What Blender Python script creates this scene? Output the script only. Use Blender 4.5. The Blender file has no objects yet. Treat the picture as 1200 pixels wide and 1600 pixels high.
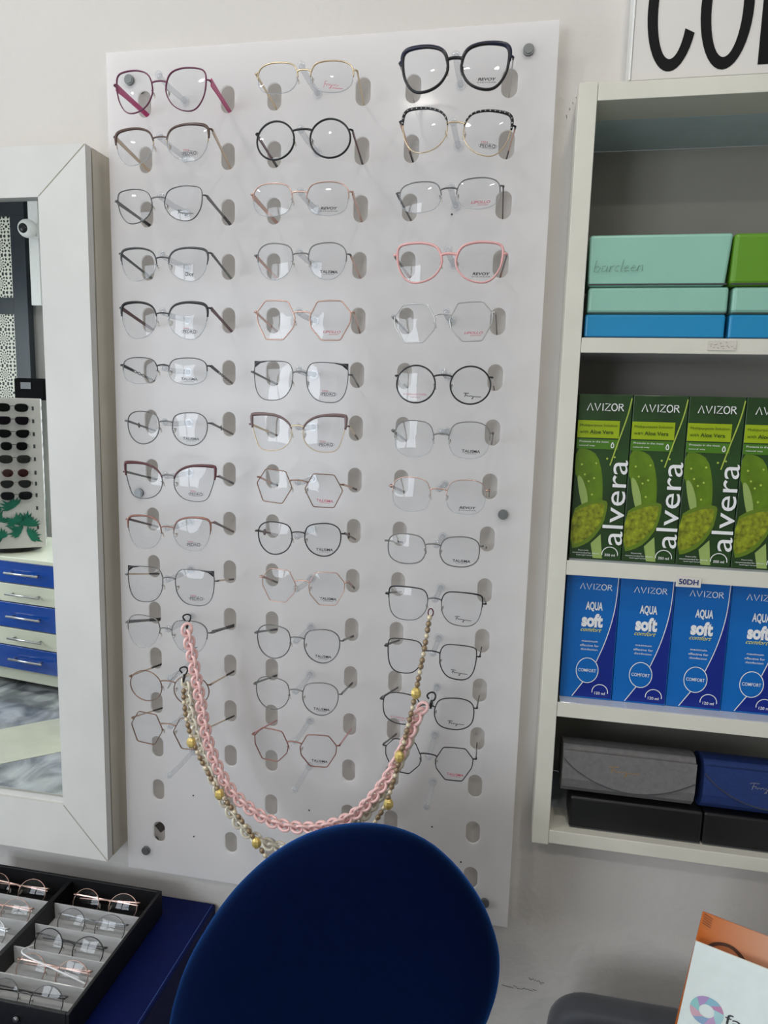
import bpy, bmesh, math, random
from mathutils import Vector, Matrix, Euler
random.seed(7)
PI = math.pi
S = bpy.context.scene
COL = S.collection

# ------------------------------------------------------------------ camera
F = 1090.74
CAM = Vector((0.13971463, -1.01788046, 1.49964903))
R0 = Vector((0.98174012, 0.18827211, 0.0272019))      # right
R1 = Vector((0.05337753, -0.13539225, -0.98935321))   # down
R2 = Vector((-0.18258469, 0.97273971, -0.1429695))    # forward
cd = bpy.data.cameras.new('camera'); cam = bpy.data.objects.new('camera', cd); COL.objects.link(cam)
cd.sensor_fit = 'VERTICAL'; cd.sensor_height = 36.0; cd.lens = F / 1600 * 36.0
cd.clip_start = 0.02; cd.clip_end = 60
cam.matrix_world = Matrix(((R0.x, -R1.x, -R2.x, CAM.x), (R0.y, -R1.y, -R2.y, CAM.y), (R0.z, -R1.z, -R2.z, CAM.z), (0, 0, 0, 1)))
S.camera = cam

def ray(px, py): return R0 * ((px - 600) / F) + R1 * ((py - 800) / F) + R2
def aY(px, py, Y):
    d = ray(px, py); return CAM + d * ((Y - CAM.y) / d.y)
def aZ(px, py, Z):
    d = ray(px, py); return CAM + d * ((Z - CAM.z) / d.z)

# ------------------------------------------------------------------ light and exposure
S.view_settings.view_transform = 'Standard'; S.view_settings.look = 'None'
S.view_settings.gamma = 1; S.view_settings.use_curve_mapping = False
S.view_settings.exposure = 0.0
S.cycles.use_denoising = True
S.cycles.max_bounces = 8; S.cycles.transparent_max_bounces = 24
S.cycles.caustics_reflective = False; S.cycles.caustics_refractive = False
W = bpy.data.worlds.new('world'); S.world = W; W.use_nodes = True
bg = W.node_tree.nodes['Background']; bg.inputs[0].default_value = (0.75, 0.85, 1.0, 1); bg.inputs[1].default_value = 1.0

def area(name, loc, aim, sx, sy, power, color, shape='RECTANGLE'):
    l = bpy.data.lights.new(name, 'AREA'); l.shape = shape; l.size = sx
    if shape == 'RECTANGLE': l.size_y = sy
    l.energy = power; l.color = color
    o = bpy.data.objects.new(name, l); COL.objects.link(o); o.location = loc
    o.rotation_euler = Vector(aim).to_track_quat('-Z', 'Y').to_euler()
    return o
area('window_daylight', (-1.55, -3.25, 1.55), (0, 1, 0), 1.46, 1.46, 46, (0.86, 0.93, 1.0))
area('side_window_daylight', (-4.045, -1.35, 1.5), (1, 0, 0), 1.56, 1.66, 56, (0.88, 0.94, 1.0))
LAMPS = [(-0.7, -.75, 2.78), (0.35, -.8, 2.78), (-0.35, -2.2, 2.78), (0.75, -2.2, 2.78), (-2.0, -1.9, 2.78)]
LAMP_POWER = [4, 4, 5, 5, 5.5]

# ------------------------------------------------------------------ materials
def nodes(m):
    nt = m.node_tree; return nt, nt.nodes, nt.links
def mat(name, color, rough=0.5, metal=0.0, var=0.0, scale=20.0, bump=0.0, bscale=200.0, coat=0.0, sheen=0.0, trans=0.0, ior=1.45, emit=None, estr=0.0, spec=0.5, stretch=None):
    m = bpy.data.materials.new(name); m.use_nodes = True
    nt, N, L = nodes(m); b = N['Principled BSDF']
    c = (*color, 1)
    b.inputs['Base Color'].default_value = c; b.inputs['Roughness'].default_value = rough
    b.inputs['Metallic'].default_value = metal; b.inputs['Coat Weight'].default_value = coat
    b.inputs['Coat Roughness'].default_value = 0.08
    b.inputs['Sheen Weight'].default_value = sheen; b.inputs['Transmission Weight'].default_value = trans
    b.inputs['IOR'].default_value = ior; b.inputs['Specular IOR Level'].default_value = spec
    tc = None
    if var > 0 or bump > 0:
        tc = N.new('ShaderNodeTexCoord'); mp = N.new('ShaderNodeMapping'); L.new(tc.outputs['Object'], mp.inputs[0])
        if stretch: mp.inputs['Scale'].default_value = stretch
    if var > 0:
        n = N.new('ShaderNodeTexNoise'); n.inputs['Scale'].default_value = scale; n.inputs['Detail'].default_value = 6
        L.new(mp.outputs[0], n.inputs['Vector'])
        r = N.new('ShaderNodeMapRange'); r.inputs[1].default_value = 0.3; r.inputs[2].default_value = 0.7
        r.inputs[3].default_value = 1 - var; r.inputs[4].default_value = 1 + var * 0.4
        L.new(n.outputs['Fac'], r.inputs[0])
        x = N.new('ShaderNodeMix'); x.data_type = 'RGBA'; x.blend_type = 'MULTIPLY'; x.inputs['Factor'].default_value = 1
        x.inputs['A'].default_value = c; L.new(r.outputs[0], x.inputs['B']); L.new(x.outputs['Result'], b.inputs['Base Color'])
    if bump > 0:
        n2 = N.new('ShaderNodeTexNoise'); n2.inputs['Scale'].default_value = bscale; n2.inputs['Detail'].default_value = 4
        L.new(mp.outputs[0], n2.inputs['Vector'])
        bp = N.new('ShaderNodeBump'); bp.inputs['Strength'].default_value = bump; bp.inputs['Distance'].default_value = 0.002
        L.new(n2.outputs['Fac'], bp.inputs['Height']); L.new(bp.outputs[0], b.inputs['Normal'])
    if emit:
        b.inputs['Emission Color'].default_value = (*emit, 1); b.inputs['Emission Strength'].default_value = estr
    return m
def clear(name, tint=(1, 1, 1), ior=1.5, rough=0.0, body=0.0, bodycol=(1, 1, 1)):
    m = bpy.data.materials.new(name); m.use_nodes = True
    nt, N, L = nodes(m); N.remove(N['Principled BSDF']); out = N['Material Output']
    t = N.new('ShaderNodeBsdfTransparent'); t.inputs[0].default_value = (*tint, 1)
    g = N.new('ShaderNodeBsdfGlossy'); g.inputs['Roughness'].default_value = rough
    fr = N.new('ShaderNodeFresnel'); fr.inputs[0].default_value = ior
    ge = N.new('ShaderNodeNewGeometry'); iv = N.new('ShaderNodeMath'); iv.operation = 'SUBTRACT'; iv.inputs[0].default_value = 1; L.new(ge.outputs['Backfacing'], iv.inputs[1])
    mu = N.new('ShaderNodeMath'); mu.operation = 'MULTIPLY'; L.new(iv.outputs[0], mu.inputs[0]); L.new(fr.outputs[0], mu.inputs[1])
    mx = N.new('ShaderNodeMixShader'); L.new(mu.outputs[0], mx.inputs[0]); L.new(t.outputs[0], mx.inputs[1]); L.new(g.outputs[0], mx.inputs[2])
    last = mx
    if body > 0:
        d = N.new('ShaderNodeBsdfDiffuse'); d.inputs[0].default_value = (*bodycol, 1)
        m2 = N.new('ShaderNodeMixShader'); m2.inputs[0].default_value = body
        L.new(mx.outputs[0], m2.inputs[1]); L.new(d.outputs[0], m2.inputs[2]); last = m2
    L.new(last.outputs[0], out.inputs[0])
    return m
def srgb(r, g, b):
    f = lambda v: (v / 255 / 12.92) if v <= 10 else ((v / 255 + 0.055) / 1.055) ** 2.4
    return (f(r), f(g), f(b))

MT = {}
def metal(name, rgb, rough=0.3, met=0.85):
    MT[name] = mat(name, srgb(*rgb), rough, met, var=0.05, scale=60); return MT[name]
def plast(name, rgb, rough=0.3, **k):
    MT[name] = mat(name, srgb(*rgb), rough, 0, var=0.04, scale=50, **k); return MT[name]
metal('silver', (196, 196, 194)); metal('gunmetal', (112, 112, 112)); metal('gold', (214, 194, 160)); metal('rose', (206, 170, 156))
metal('darkmetal', (62, 60, 60), 0.35, 0.6); metal('bronze', (140, 112, 96)); metal('greymetal', (120, 118, 116), 0.4, 0.5)
plast('black', (22, 22, 25)); plast('navyblack', (24, 28, 52)); plast('purple', (112, 52, 82)); plast('magenta', (184, 30, 108)); plast('mauve', (120, 98, 98), 0.35)
plast('burgundy', (86, 20, 34)); plast('brown', (88, 66, 58)); plast('charcoal', (66, 68, 70)); plast('beige', (206, 184, 160)); plast('pinkplastic', (226, 170, 168), 0.2)
plast('darkgold', (112, 98, 72)); metal('rosebrown', (150, 108, 98), .35, .6); plast('redprint', (190, 60, 90)); plast('blackprint', (30, 30, 34)); plast('greyprint', (100, 98, 104))
plast('maroon', (92, 52, 56)); plast('green_grey', (112, 122, 112)); plast('pinkish', (206, 156, 156))
plast('whiteprint', (232, 232, 232), 0.4)
LENS = clear('lens_glass', (0.975, 0.98, 0.985), 1.5)
LENSEDGE = clear('lens_edge', (0.8, 0.82, 0.84), 1.5, 0.05, 0.35, (0.75, 0.78, 0.8))
PADM = clear('clear_pad', (0.9, 0.88, 0.86), 1.5, 0.1, 0.25, (0.8, 0.76, 0.7))
PEGM = clear('clear_acrylic', (0.93, 0.94, 0.95), 1.6, 0.03, 0.10, (0.9, 0.9, 0.92))

# ------------------------------------------------------------------ geometry helpers
class MB:
    def __init__(s): s.v = []; s.f = []; s.sm = []
    def add(s, vs, fs, smooth=False):
        n = len(s.v); s.v += [tuple(x) for x in vs]; s.f += [tuple(i + n for i in f) for f in fs]; s.sm += [smooth] * len(fs); return s
    def box(s, x0, x1, y0, y1, z0, z1, bev=0.0):
        if bev <= 0:
            vs = [(x, y, z) for x in (x0, x1) for y in (y0, y1) for z in (z0, z1)]
            return s.add(vs, [(0, 1, 3, 2), (4, 6, 7, 5), (0, 4, 5, 1), (2, 3, 7, 6), (0, 2, 6, 4), (1, 5, 7, 3)])
        bm = bmesh.new(); bmesh.ops.create_cube(bm, size=1)
        for v in bm.verts: v.co = Vector(((x0 + x1) / 2 + v.co.x * (x1 - x0), (y0 + y1) / 2 + v.co.y * (y1 - y0), (z0 + z1) / 2 + v.co.z * (z1 - z0)))
        bmesh.ops.bevel(bm, geom=bm.edges[:], offset=bev, segments=3, profile=0.5, affect='EDGES')
        bm.verts.index_update()
        s.add([v.co for v in bm.verts], [[v.index for v in f.verts] for f in bm.faces], False); bm.free(); return s
    def tube(s, pts, r, closed=False, n=8, ry=None, cap=True):
        """r: radius or list; ry: radius along +-Y (section stretched); pts Vectors"""
        pts = [Vector(p) for p in pts]; m = len(pts); rs = r if isinstance(r, (list, tuple)) else [r] * m
        rys = ry if isinstance(ry, (list, tuple)) else ([ry] * m if ry else rs)
        vs = []; prev = None
        for i, p in enumerate(pts):
            a = pts[(i - 1) % m] if (closed or i > 0) else p; b = pts[(i + 1) % m] if (closed or i < m - 1) else p
            t = (b - a); t = t.normalized() if t.length > 1e-9 else Vector((1, 0, 0))
            if ry is not None or closed:
                u = Vector((0, 1, 0)); u = (u - t * u.dot(t))
                if u.length < 1e-4: u = Vector((1, 0, 0)) - t * t.x
                u.normalize()
            else:
                u = prev if prev is not None else (Vector((0, 0, 1)) if abs(t.z) < 0.9 else Vector((1, 0, 0)))
                u = (u - t * u.dot(t)).normalized()
            prev = u; w = t.cross(u)
            for k in range(n):
                an = 2 * PI * k / n; vs.append(p + u * (math.cos(an) * rys[i]) + w * (math.sin(an) * rs[i]))
        fs = []
        for i in range(m if closed else m - 1):
            j = (i + 1) % m
            for k in range(n):
                l = (k + 1) % n; fs.append((i * n + k, j * n + k, j * n + l, i * n + l))
        if not closed and cap: fs.append(tuple(range(n))); fs.append(tuple(reversed(range((m - 1) * n, m * n))))
        return s.add(vs, fs, True)
    def ball(s, c, rx, ry=None, rz=None, nu=12, nv=8, rot=None):
        ry = ry or rx; rz = rz or rx; vs = []; c = Vector(c)
        for j in range(nv + 1):
            th = PI * j / nv
            for i in range(nu):
                ph = 2 * PI * i / nu; v = Vector((rx * math.sin(th) * math.cos(ph), ry * math.sin(th) * math.sin(ph), rz * math.cos(th)))
                if rot is not None: v = rot @ v
                vs.append(c + v)
        fs = [(j * nu + i, (j + 1) * nu + i, (j + 1) * nu + (i + 1) % nu, j * nu + (i + 1) % nu) for j in range(nv) for i in range(nu)]
        return s.add(vs, fs, True)
    def disc(s, c, r, y0, y1, n=24, rz=None):
        """cylinder along Y"""
        rz = rz or r
        vs = [(c[0] + r * math.cos(2 * PI * k / n), y, c[1] + rz * math.sin(2 * PI * k / n)) for y in (y0, y1) for k in range(n)]
        fs = [tuple(range(n)), tuple(reversed(range(n, 2 * n)))] + [(k, k + n, (k + 1) % n + n, (k + 1) % n) for k in range(n)]
        return s.add(vs, fs)
    def cylz(s, c, r, z0, z1, n=24, r2=None):
        r2 = r2 or r
        vs = [(c[0] + q * math.cos(2 * PI * k / n), c[1] + q * math.sin(2 * PI * k / n), z) for q, z in ((r, z0), (r2, z1)) for k in range(n)]
        fs = [tuple(reversed(range(n))), tuple(range(n, 2 * n))] + [(k, (k + 1) % n, (k + 1) % n + n, k + n) for k in range(n)]
        return s.add(vs, fs)
    def build(s, name, m, parent=None, loc=None):
        me = bpy.data.meshes.new(name); me.from_pydata(s.v, [], s.f); me.materials.append(m)
        me.polygons.foreach_set('use_smooth', s.sm); me.update()
        o = bpy.data.objects.new(name, me); COL.objects.link(o)
        if parent: o.parent = parent
        if loc: o.location = loc
        return o
def tag(o, label=None, cat=None, group=None, kind=None):
    if label: o['label'] = label
    if cat: o['category'] = cat
    if group: o['group'] = group
    if kind: o['kind'] = kind
    return o
def thing(name, label, cat, loc=(0, 0, 0), rot=(0, 0, 0), group=None):
    o = bpy.data.objects.new(name, None); COL.objects.link(o); o.empty_display_size = 0.02
    o.location = loc; o.rotation_euler = rot; return tag(o, label, cat, group)
def struct(name, mb, m):
    o = mb.build(name, m); o['kind'] = 'structure'; return o
def copy_tree(o, parent=None):
    c = o.copy(); COL.objects.link(c); c.parent = parent
    for ch in list(o.children): copy_tree(ch, c)
    return c
def fill2d(loops, thick=0.0, bevel=0.0):
    """loops in (x, z); returns (verts, faces) of the filled sheet facing -Y, centred on y=0"""
    cu = bpy.data.curves.new('c', 'CURVE'); cu.dimensions = '2D'; cu.fill_mode = 'BOTH' if thick > 0 else 'FRONT'; cu.extrude = thick / 2; cu.bevel_depth = bevel; cu.bevel_resolution = 1
    if bevel > 0: cu.extrude = thick / 2 - bevel; cu.offset = -bevel
    for lp in loops:
        sp = cu.splines.new('POLY'); sp.points.add(len(lp) - 1); sp.use_cyclic_u = True
        for p, q in zip(sp.points, lp): p.co = (q[0], q[1], 0, 1)
    o = bpy.data.objects.new('c', cu); COL.objects.link(o); me = bpy.data.meshes.new_from_object(o)
    vs = [(v.co.x, -v.co.z, v.co.y) for v in me.vertices]; fs = [tuple(p.vertices) for p in me.polygons]
    bpy.data.objects.remove(o); bpy.data.curves.remove(cu); bpy.data.meshes.remove(me)
    return vs, fs
_tc = {}
def text2d(s, bold=0.0, shear=0.0):
    key = (s, bold, shear)
    if key not in _tc:
        cu = bpy.data.curves.new('t', 'FONT'); cu.body = s; cu.size = 1; cu.offset = bold; cu.shear = shear; cu.resolution_u = 3; cu.fill_mode = 'FRONT'
        o = bpy.data.objects.new('t', cu); COL.objects.link(o); me = bpy.data.meshes.new_from_object(o)
        vs = [(v.co.x, v.co.y) for v in me.vertices]; fs = [tuple(p.vertices) for p in me.polygons]
        bpy.data.objects.remove(o); bpy.data.curves.remove(cu); bpy.data.meshes.remove(me)
        x0 = min(v[0] for v in vs); x1 = max(v[0] for v in vs); y0 = min(v[1] for v in vs); y1 = max(v[1] for v in vs)
        _tc[key] = ([((x - (x0 + x1) / 2) / (x1 - x0), (y - (y0 + y1) / 2) / (y1 - y0)) for x, y in vs], fs, (x1 - x0) / (y1 - y0))
    return _tc[key]
def put_text(mb, s, cx, cz, w, h=None, y=0.0, bold=0.0, shear=0.0, ang=0.0):
    vs, fs, asp = text2d(s, bold, shear); h = h or w / asp; ca, sa = math.cos(ang), math.sin(ang)
    mb.add([(cx + ca * x * w - sa * z * h, y, cz + sa * x * w + ca * z * h) for x, z in vs], fs); return mb
def strokes(mb, lines, cx, cz, w, h, t, y=0.0, ang=0.0):
    """ribbon lettering: lines in unit box -0.5..0.5"""
    ca, sa = math.cos(ang), math.sin(ang)
    for ln in lines:
        pts = [Vector((x * w, z * h)) for x, z in ln]; vs = []
        for i, p in enumerate(pts):
            a = pts[max(i - 1, 0)]; b = pts[min(i + 1, len(pts) - 1)]; d = (b - a); d = d.normalized() if d.length else Vector((1, 0)); n = Vector((-d.y, d.x)) * t / 2
            for q in (p + n, p - n): vs.append((cx + ca * q.x - sa * q.y, y, cz + sa * q.x + ca * q.y))
        mb.add(vs, [(2 * i, 2 * i + 1, 2 * i + 3, 2 * i + 2) for i in range(len(pts) - 1)])
    return mb
def arc(cx, cz, rx, rz, a0, a1, n=20): return [(cx + rx * math.cos(a0 + (a1 - a0) * i / n), cz + rz * math.sin(a0 + (a1 - a0) * i / n)) for i in range(n + 1)]
def chaikin(p, it=3, closed=True):
    for _ in range(it):
        q = []; m = len(p)
        for i in range(m if closed else m - 1):
            a = p[i]; b = p[(i + 1) % m]
            q += [tuple(a[k] * .75 + b[k] * .25 for k in range(len(a))), tuple(a[k] * .25 + b[k] * .75 for k in range(len(a)))]
        p = q if closed else [p[0]] + q + [p[-1]]
    return p
def resample(p, n, closed=True):
    pts = [Vector(x) for x in p]
    if closed: pts = pts + [pts[0]]
    d = [0]
    for i in range(1, len(pts)): d.append(d[-1] + (pts[i] - pts[i - 1]).length)
    out = []; j = 0
    for k in range(n):
        t = d[-1] * k / (n if closed else n - 1)
        while j < len(d) - 2 and d[j + 1] < t: j += 1
        s = (t - d[j]) / max(d[j + 1] - d[j], 1e-12); out.append(pts[j].lerp(pts[j + 1], s))
    return out

# ------------------------------------------------------------------ the room
WY = 0.03                       # front face of the wall
ZD = 2.85
def wallmat(name, col, strength=0.25):
    m = mat(name, col, 0.55, var=0.05, scale=3, bump=strength, bscale=90)
    return m
WALL = wallmat('white_wall_paint', srgb(208, 203, 198), 0.5)
# wall with scuffs
nt, N, L = nodes(WALL)
NX0, NX1, NZ0, NZ1 = 0.2156, 1.12, 0.8957, 1.8963
HZ0, HZ1 = .886, 1.9065
wl, wr = -4.0, 1.9
mb = MB()
fv, ff = fill2d([[(wl, 0), (wr, 0), (wr, ZD), (wl, ZD)], [(NX0, HZ0), (NX0, HZ1), (NX1, HZ1), (NX1, HZ0)]], 0.3)
mb.add([(x, y + WY + 0.15, z) for x, y, z in fv], ff)
wall_o = struct('wall_back', mb, WALL)
m2 = MB(); rr2 = random.Random(5)
for (px, py), (qx, qy), n_ in (((784, 1538), (838, 1549), 9), ((826, 1528), (850, 1538), 6), ((896, 1548), (918, 1562), 5), ((900, 150), (880, 190), 4)):
    for k in range(n_):
        u = k / n_; a_ = aY(px + (qx - px) * u, py + (qy - py) * u + rr2.uniform(-2, 2), WY - .0004); b_ = aY(px + (qx - px) * (u + .08) + 2, py + (qy - py) * (u + .1) + rr2.uniform(-2, 3), WY - .0004)
        strokes(m2, [[(a_.x, a_.z), (b_.x, b_.z)]], 0, 0, 1, 1, .0008, WY - .0004)
m2.build('scuff_mark', mat('scuff_grey', srgb(84, 82, 80), .8), wall_o)
CEIL = mat('ceiling_paint', srgb(225, 225, 222), 0.8, var=0.03, scale=4)
struct('ceiling', MB().box(wl - .1, wr + .1, -3.4, .4, ZD, ZD + .1), CEIL)
FLOOR = bpy.data.materials.new('grey_marble'); FLOOR.use_nodes = True
nt, N, L = nodes(FLOOR); b = N['Principled BSDF']; b.inputs['Roughness'].default_value = 0.12
tc = N.new('ShaderNodeTexCoord'); n1 = N.new('ShaderNodeTexNoise'); n1.inputs['Scale'].default_value = 5; n1.inputs['Detail'].default_value = 10; n1.inputs['Distortion'].default_value = 1.2
L.new(tc.outputs['Object'], n1.inputs['Vector']); cr = N.new('ShaderNodeValToRGB'); cr.color_ramp.elements[0].position = .35; cr.color_ramp.elements[0].color = (*srgb(80, 84, 88), 1)
cr.color_ramp.elements[1].position = .68; cr.color_ramp.elements[1].color = (*srgb(190, 192, 192), 1); L.new(n1.outputs['Fac'], cr.inputs[0]); L.new(cr.outputs[0], b.inputs['Base Color'])
struct('floor', MB().box(wl - .1, wr + .1, -3.4, .4, -.1, 0), FLOOR)
WALL2 = wallmat('side_wall_paint', srgb(205, 205, 202), 0.2)
# left wall with a side window opening
def yzwall(x0, x1, ya, yb, hole, name):
    m2 = MB(); y0, y1, z0, z1 = hole
    m2.box(x0, x1, ya, y0, 0, ZD); m2.box(x0, x1, y1, yb, 0, ZD); m2.box(x0, x1, y0, y1, 0, z0); m2.box(x0, x1, y0, y1, z1, ZD)
    struct(name, m2, WALL2)
yzwall(-4.1, -4.0, -3.3, 0.03, (-2.15, -0.55, 0.65, 2.35), 'wall_left')
struct('wall_right', MB().box(1.9, 2.0, -3.3, 0.03, 0, ZD), WALL2)
m2 = MB(); m2.box(-4.0, -2.3, -3.3, -3.2, 0, ZD); m2.box(-.8, 1.9, -3.3, -3.2, 0, ZD); m2.box(-2.3, -.8, -3.3, -3.2, 0, .8); m2.box(-2.3, -.8, -3.3, -3.2, 2.3, ZD)
struct('wall_front', m2, WALL2)
WFR = plast('window_frame_dark', (52, 54, 58), 0.4)
m2 = MB()
for x in (-2.3, -1.58, -.86): m2.box(x, x + .06, -3.24, -3.17, .8, 2.3)
for z in (.8, 2.24): m2.box(-2.3, -.8, -3.24, -3.17, z, z + .06)
struct('window_1', m2, WFR)
m2 = MB()
for y in (-2.15, -1.38, -.61): m2.box(-4.04, -3.97, y, y + .06, .65, 2.35)
for z in (.65, 2.29): m2.box(-4.04, -3.97, -2.15, -.55, z, z + .06)
struct('window_2', m2, WFR)

# ------------------------------------------------------------------ ceiling lamps
LTRIM = plast('lamp_trim', (230, 230, 228)); LDIF = mat('lamp_diffuser', (1, 1, 1), 0.5, emit=(1, 0.96, 0.9), estr=14)
places = ['above the wall mirror', 'above the navy chair', 'behind the navy chair', 'towards the right side wall', 'nearest the left side window']
for (x, y, z), pw, w in zip(LAMPS, LAMP_POWER, places):
    t = thing('ceiling_light', 'round white ceiling downlight ' + w, 'ceiling light', (x, y, ZD), group='round ceiling downlights')
    MB().cylz((0, 0), .09, -.02, 0, 32).build('trim', LTRIM, t); MB().cylz((0, 0), .07, -.024, -.0205, 32).build('diffuser', LDIF, t)
    a = area('lamp_light', (x, y, ZD - .03), (0, 0, -1), .14, .14, pw, (1, .95, .88), 'DISK')

# ------------------------------------------------------------------ shelf unit built into the wall
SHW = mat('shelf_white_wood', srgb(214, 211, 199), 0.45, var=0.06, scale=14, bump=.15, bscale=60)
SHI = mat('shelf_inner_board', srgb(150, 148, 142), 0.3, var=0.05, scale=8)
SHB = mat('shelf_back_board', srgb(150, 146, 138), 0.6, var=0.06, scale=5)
SHG = mat('shelf_glossy_top', srgb(206, 210, 218), 0.1, var=0.03, scale=6, coat=0.4)
SY = -.035; SB = .145
sh = thing('wall_shelf', 'tall white wooden shelf unit set into the wall, right of the perforated panel', 'shelf unit', (NX0, SY, NZ0))
def shbox(name, m, x0, x1, y0, y1, z0, z1, bev=.0008, parent=None):
    return MB().box(x0 - NX0, x1 - NX0, y0 - SY, y1 - SY, z0 - NZ0, z1 - NZ0, bev).build(name, m, parent or sh)
shbox('side_board', SHW, .1922, NX0, SY, .0295, .8722, 1.9192)
shbox('side_board', SHW, 1.1205, 1.145, SY, .0295, .8722, 1.9192)
shbox('top_board', SHW, NX0 + .0004, 1.12, SY, .0295, 1.8966, 1.9176)
shbox('bottom_board', SHW, NX0 + .0004, 1.12, SY, .0295, .8750, .8954)
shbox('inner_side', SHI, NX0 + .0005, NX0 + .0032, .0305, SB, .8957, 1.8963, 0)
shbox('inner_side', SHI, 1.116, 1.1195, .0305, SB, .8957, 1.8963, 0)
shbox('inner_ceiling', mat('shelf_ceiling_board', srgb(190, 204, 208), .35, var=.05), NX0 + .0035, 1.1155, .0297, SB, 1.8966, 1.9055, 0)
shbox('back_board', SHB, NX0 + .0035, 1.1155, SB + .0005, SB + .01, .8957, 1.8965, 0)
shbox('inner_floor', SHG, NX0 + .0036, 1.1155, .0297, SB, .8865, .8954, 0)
SHELVES = [(1.6037, .0195), (1.3016, .0204), (1.0941, .0214)]
for i, (z, t) in enumerate(SHELVES):
    s_ = shbox('shelf', SHG, NX0 + .0036, 1.1155, SY + .0025, SB + .0003, z - t, z, .0006)
    shbox('edge_strip', SHW, NX0 + .0004, 1.12, SY, SY + .0022, z - t - .0002, z - .0002, .0006, s_)

# ------------------------------------------------------------------ sign above the shelf
SIGNW = mat('sign_white', srgb(214, 210, 206), .35, var=.02, scale=5)
sx = aY(990, 60, -.006).x
sg = thing('wall_sign', 'white wall sign with large black capital letters above the shelf unit', 'sign', (sx, WY, 1.93))
MB().box(0, .85, -.036, 0, 0, .2, .001).build('board', SIGNW, sg)
MB().box(-.003, -.0003, -.0375, 0, 0, .2, .0008).build('edge_trim', LTRIM, sg)
BLK = plast('letter_black', (12, 12, 15), .6, spec=.2)
def ringpoly(cx, cz, rx, rz, t, a0=None, a1=None, n=40):
    if a0 is None:
        return [arc(cx, cz, rx, rz, 0, 2 * PI * (n - 1) / n, n - 1), list(reversed(arc(cx, cz, rx - t, rz - t * 1.15, 0, 2 * PI * (n - 1) / n, n - 1)))]
    return [arc(cx, cz, rx, rz, a0, a1, n) + list(reversed(arc(cx, cz, rx - t, rz - t * 1.15, a0, a1, n)))]
def P2(px, py):
    q = aY(px, py, WY - .0365); return q.x - sx, q.z - 1.93
cb = P2(1045, 111.5); cl = P2(1010, 50)[0]; ob = P2(1128, 108.5); ol = P2(1092.5, 50)[0]; orr = P2(1176, 40)[0]
H = .0735; ew = (orr - ol) / 2; st = P2(1109, 50)[0] - ol
ccx = cl + ew * .98
v, f_ = fill2d(ringpoly(ccx, cb[1] + H, ew * .98, H, st, math.radians(24), math.radians(336)), .0006); mbc = MB().add([(x, y - .0364, z) for x, y, z in v], f_)
mbc.build('letter', BLK, sg)
v, f_ = fill2d(ringpoly(ol + ew, ob[1] + H, ew, H, st), .0006); MB().add([(x, y - .0364, z) for x, y, z in v], f_).build('letter', BLK, sg)
nl = P2(1183.5, 102)[0]; nb = P2(1183.5, 102)[1] + .001; nh = 2 * H - .003; nw = .064
v, f_ = fill2d([[(nl, nb), (nl + st, nb), (nl + st, nb + nh * .72), (nl + nw - st, nb), (nl + nw, nb), (nl + nw, nb + nh), (nl + nw - st, nb + nh), (nl + nw - st, nb + nh * .28), (nl + st, nb + nh), (nl, nb + nh)]], .0006)
MB().add([(x, y - .0364, z) for x, y, z in v], f_).build('letter', BLK, sg)

# ------------------------------------------------------------------ framed mirror on the left
MY = -.044
MFR = mat('mirror_frame_white', srgb(210, 209, 205), .4, var=.07, scale=9, bump=.08, bscale=40)
# dirt near the mitred corners
nt, N, L = nodes(MFR)
MSIDE = mat('mirror_side_grimy', srgb(200, 194, 180), .5, var=.22, scale=7, stretch=(1, 1, .35))
ox0, ox1, oz0, oz1 = -1.06, -.4985, .7385, 1.8715
ix0, ix1, iz0, iz1 = ox0 + .082, -.5805, .828, 1.801
mi = thing('wall_mirror', 'tall rectangular wall mirror in a scuffed white mitred frame', 'mirror', ((ox0 + ox1) / 2, WY, oz0))
mx, mz = (ox0 + ox1) / 2, oz0
def ml(x, y, z): return (x - mx, y - WY, z - mz)
def frame_piece(name, quad):
    vs = []
    for (x, z), inner in quad:
        vs.append(ml(x, MY + (.003 if inner else 0), z)); vs.append(ml(x, MY + .014, z))
    MB().add(vs, [(0, 2, 4, 6), (7, 5, 3, 1), (0, 1, 3, 2), (2, 3, 5, 4), (4, 5, 7, 6), (6, 7, 1, 0)]).build(name, MFR, mi)
e = .0005
frame_piece('frame_rail', [((ix0 + e, iz1), 1), ((ix1 - e, iz1), 1), ((ox1 - e, oz1), 0), ((ox0 + e, oz1), 0)])
frame_piece('frame_rail', [((ox0 + e, oz0), 0), ((ox1 - e, oz0), 0), ((ix1 - e, iz0), 1), ((ix0 + e, iz0), 1)])
frame_piece('frame_stile', [((ix1, iz0 + e), 1), ((ox1, oz0 + e), 0), ((ox1, oz1 - e), 0), ((ix1, iz1 - e), 1)])
frame_piece('frame_stile', [((ox0, oz0 + e), 0), ((ix0, iz0 + e), 1), ((ix0, iz1 - e), 1), ((ox0, oz1 - e), 0)])
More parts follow.
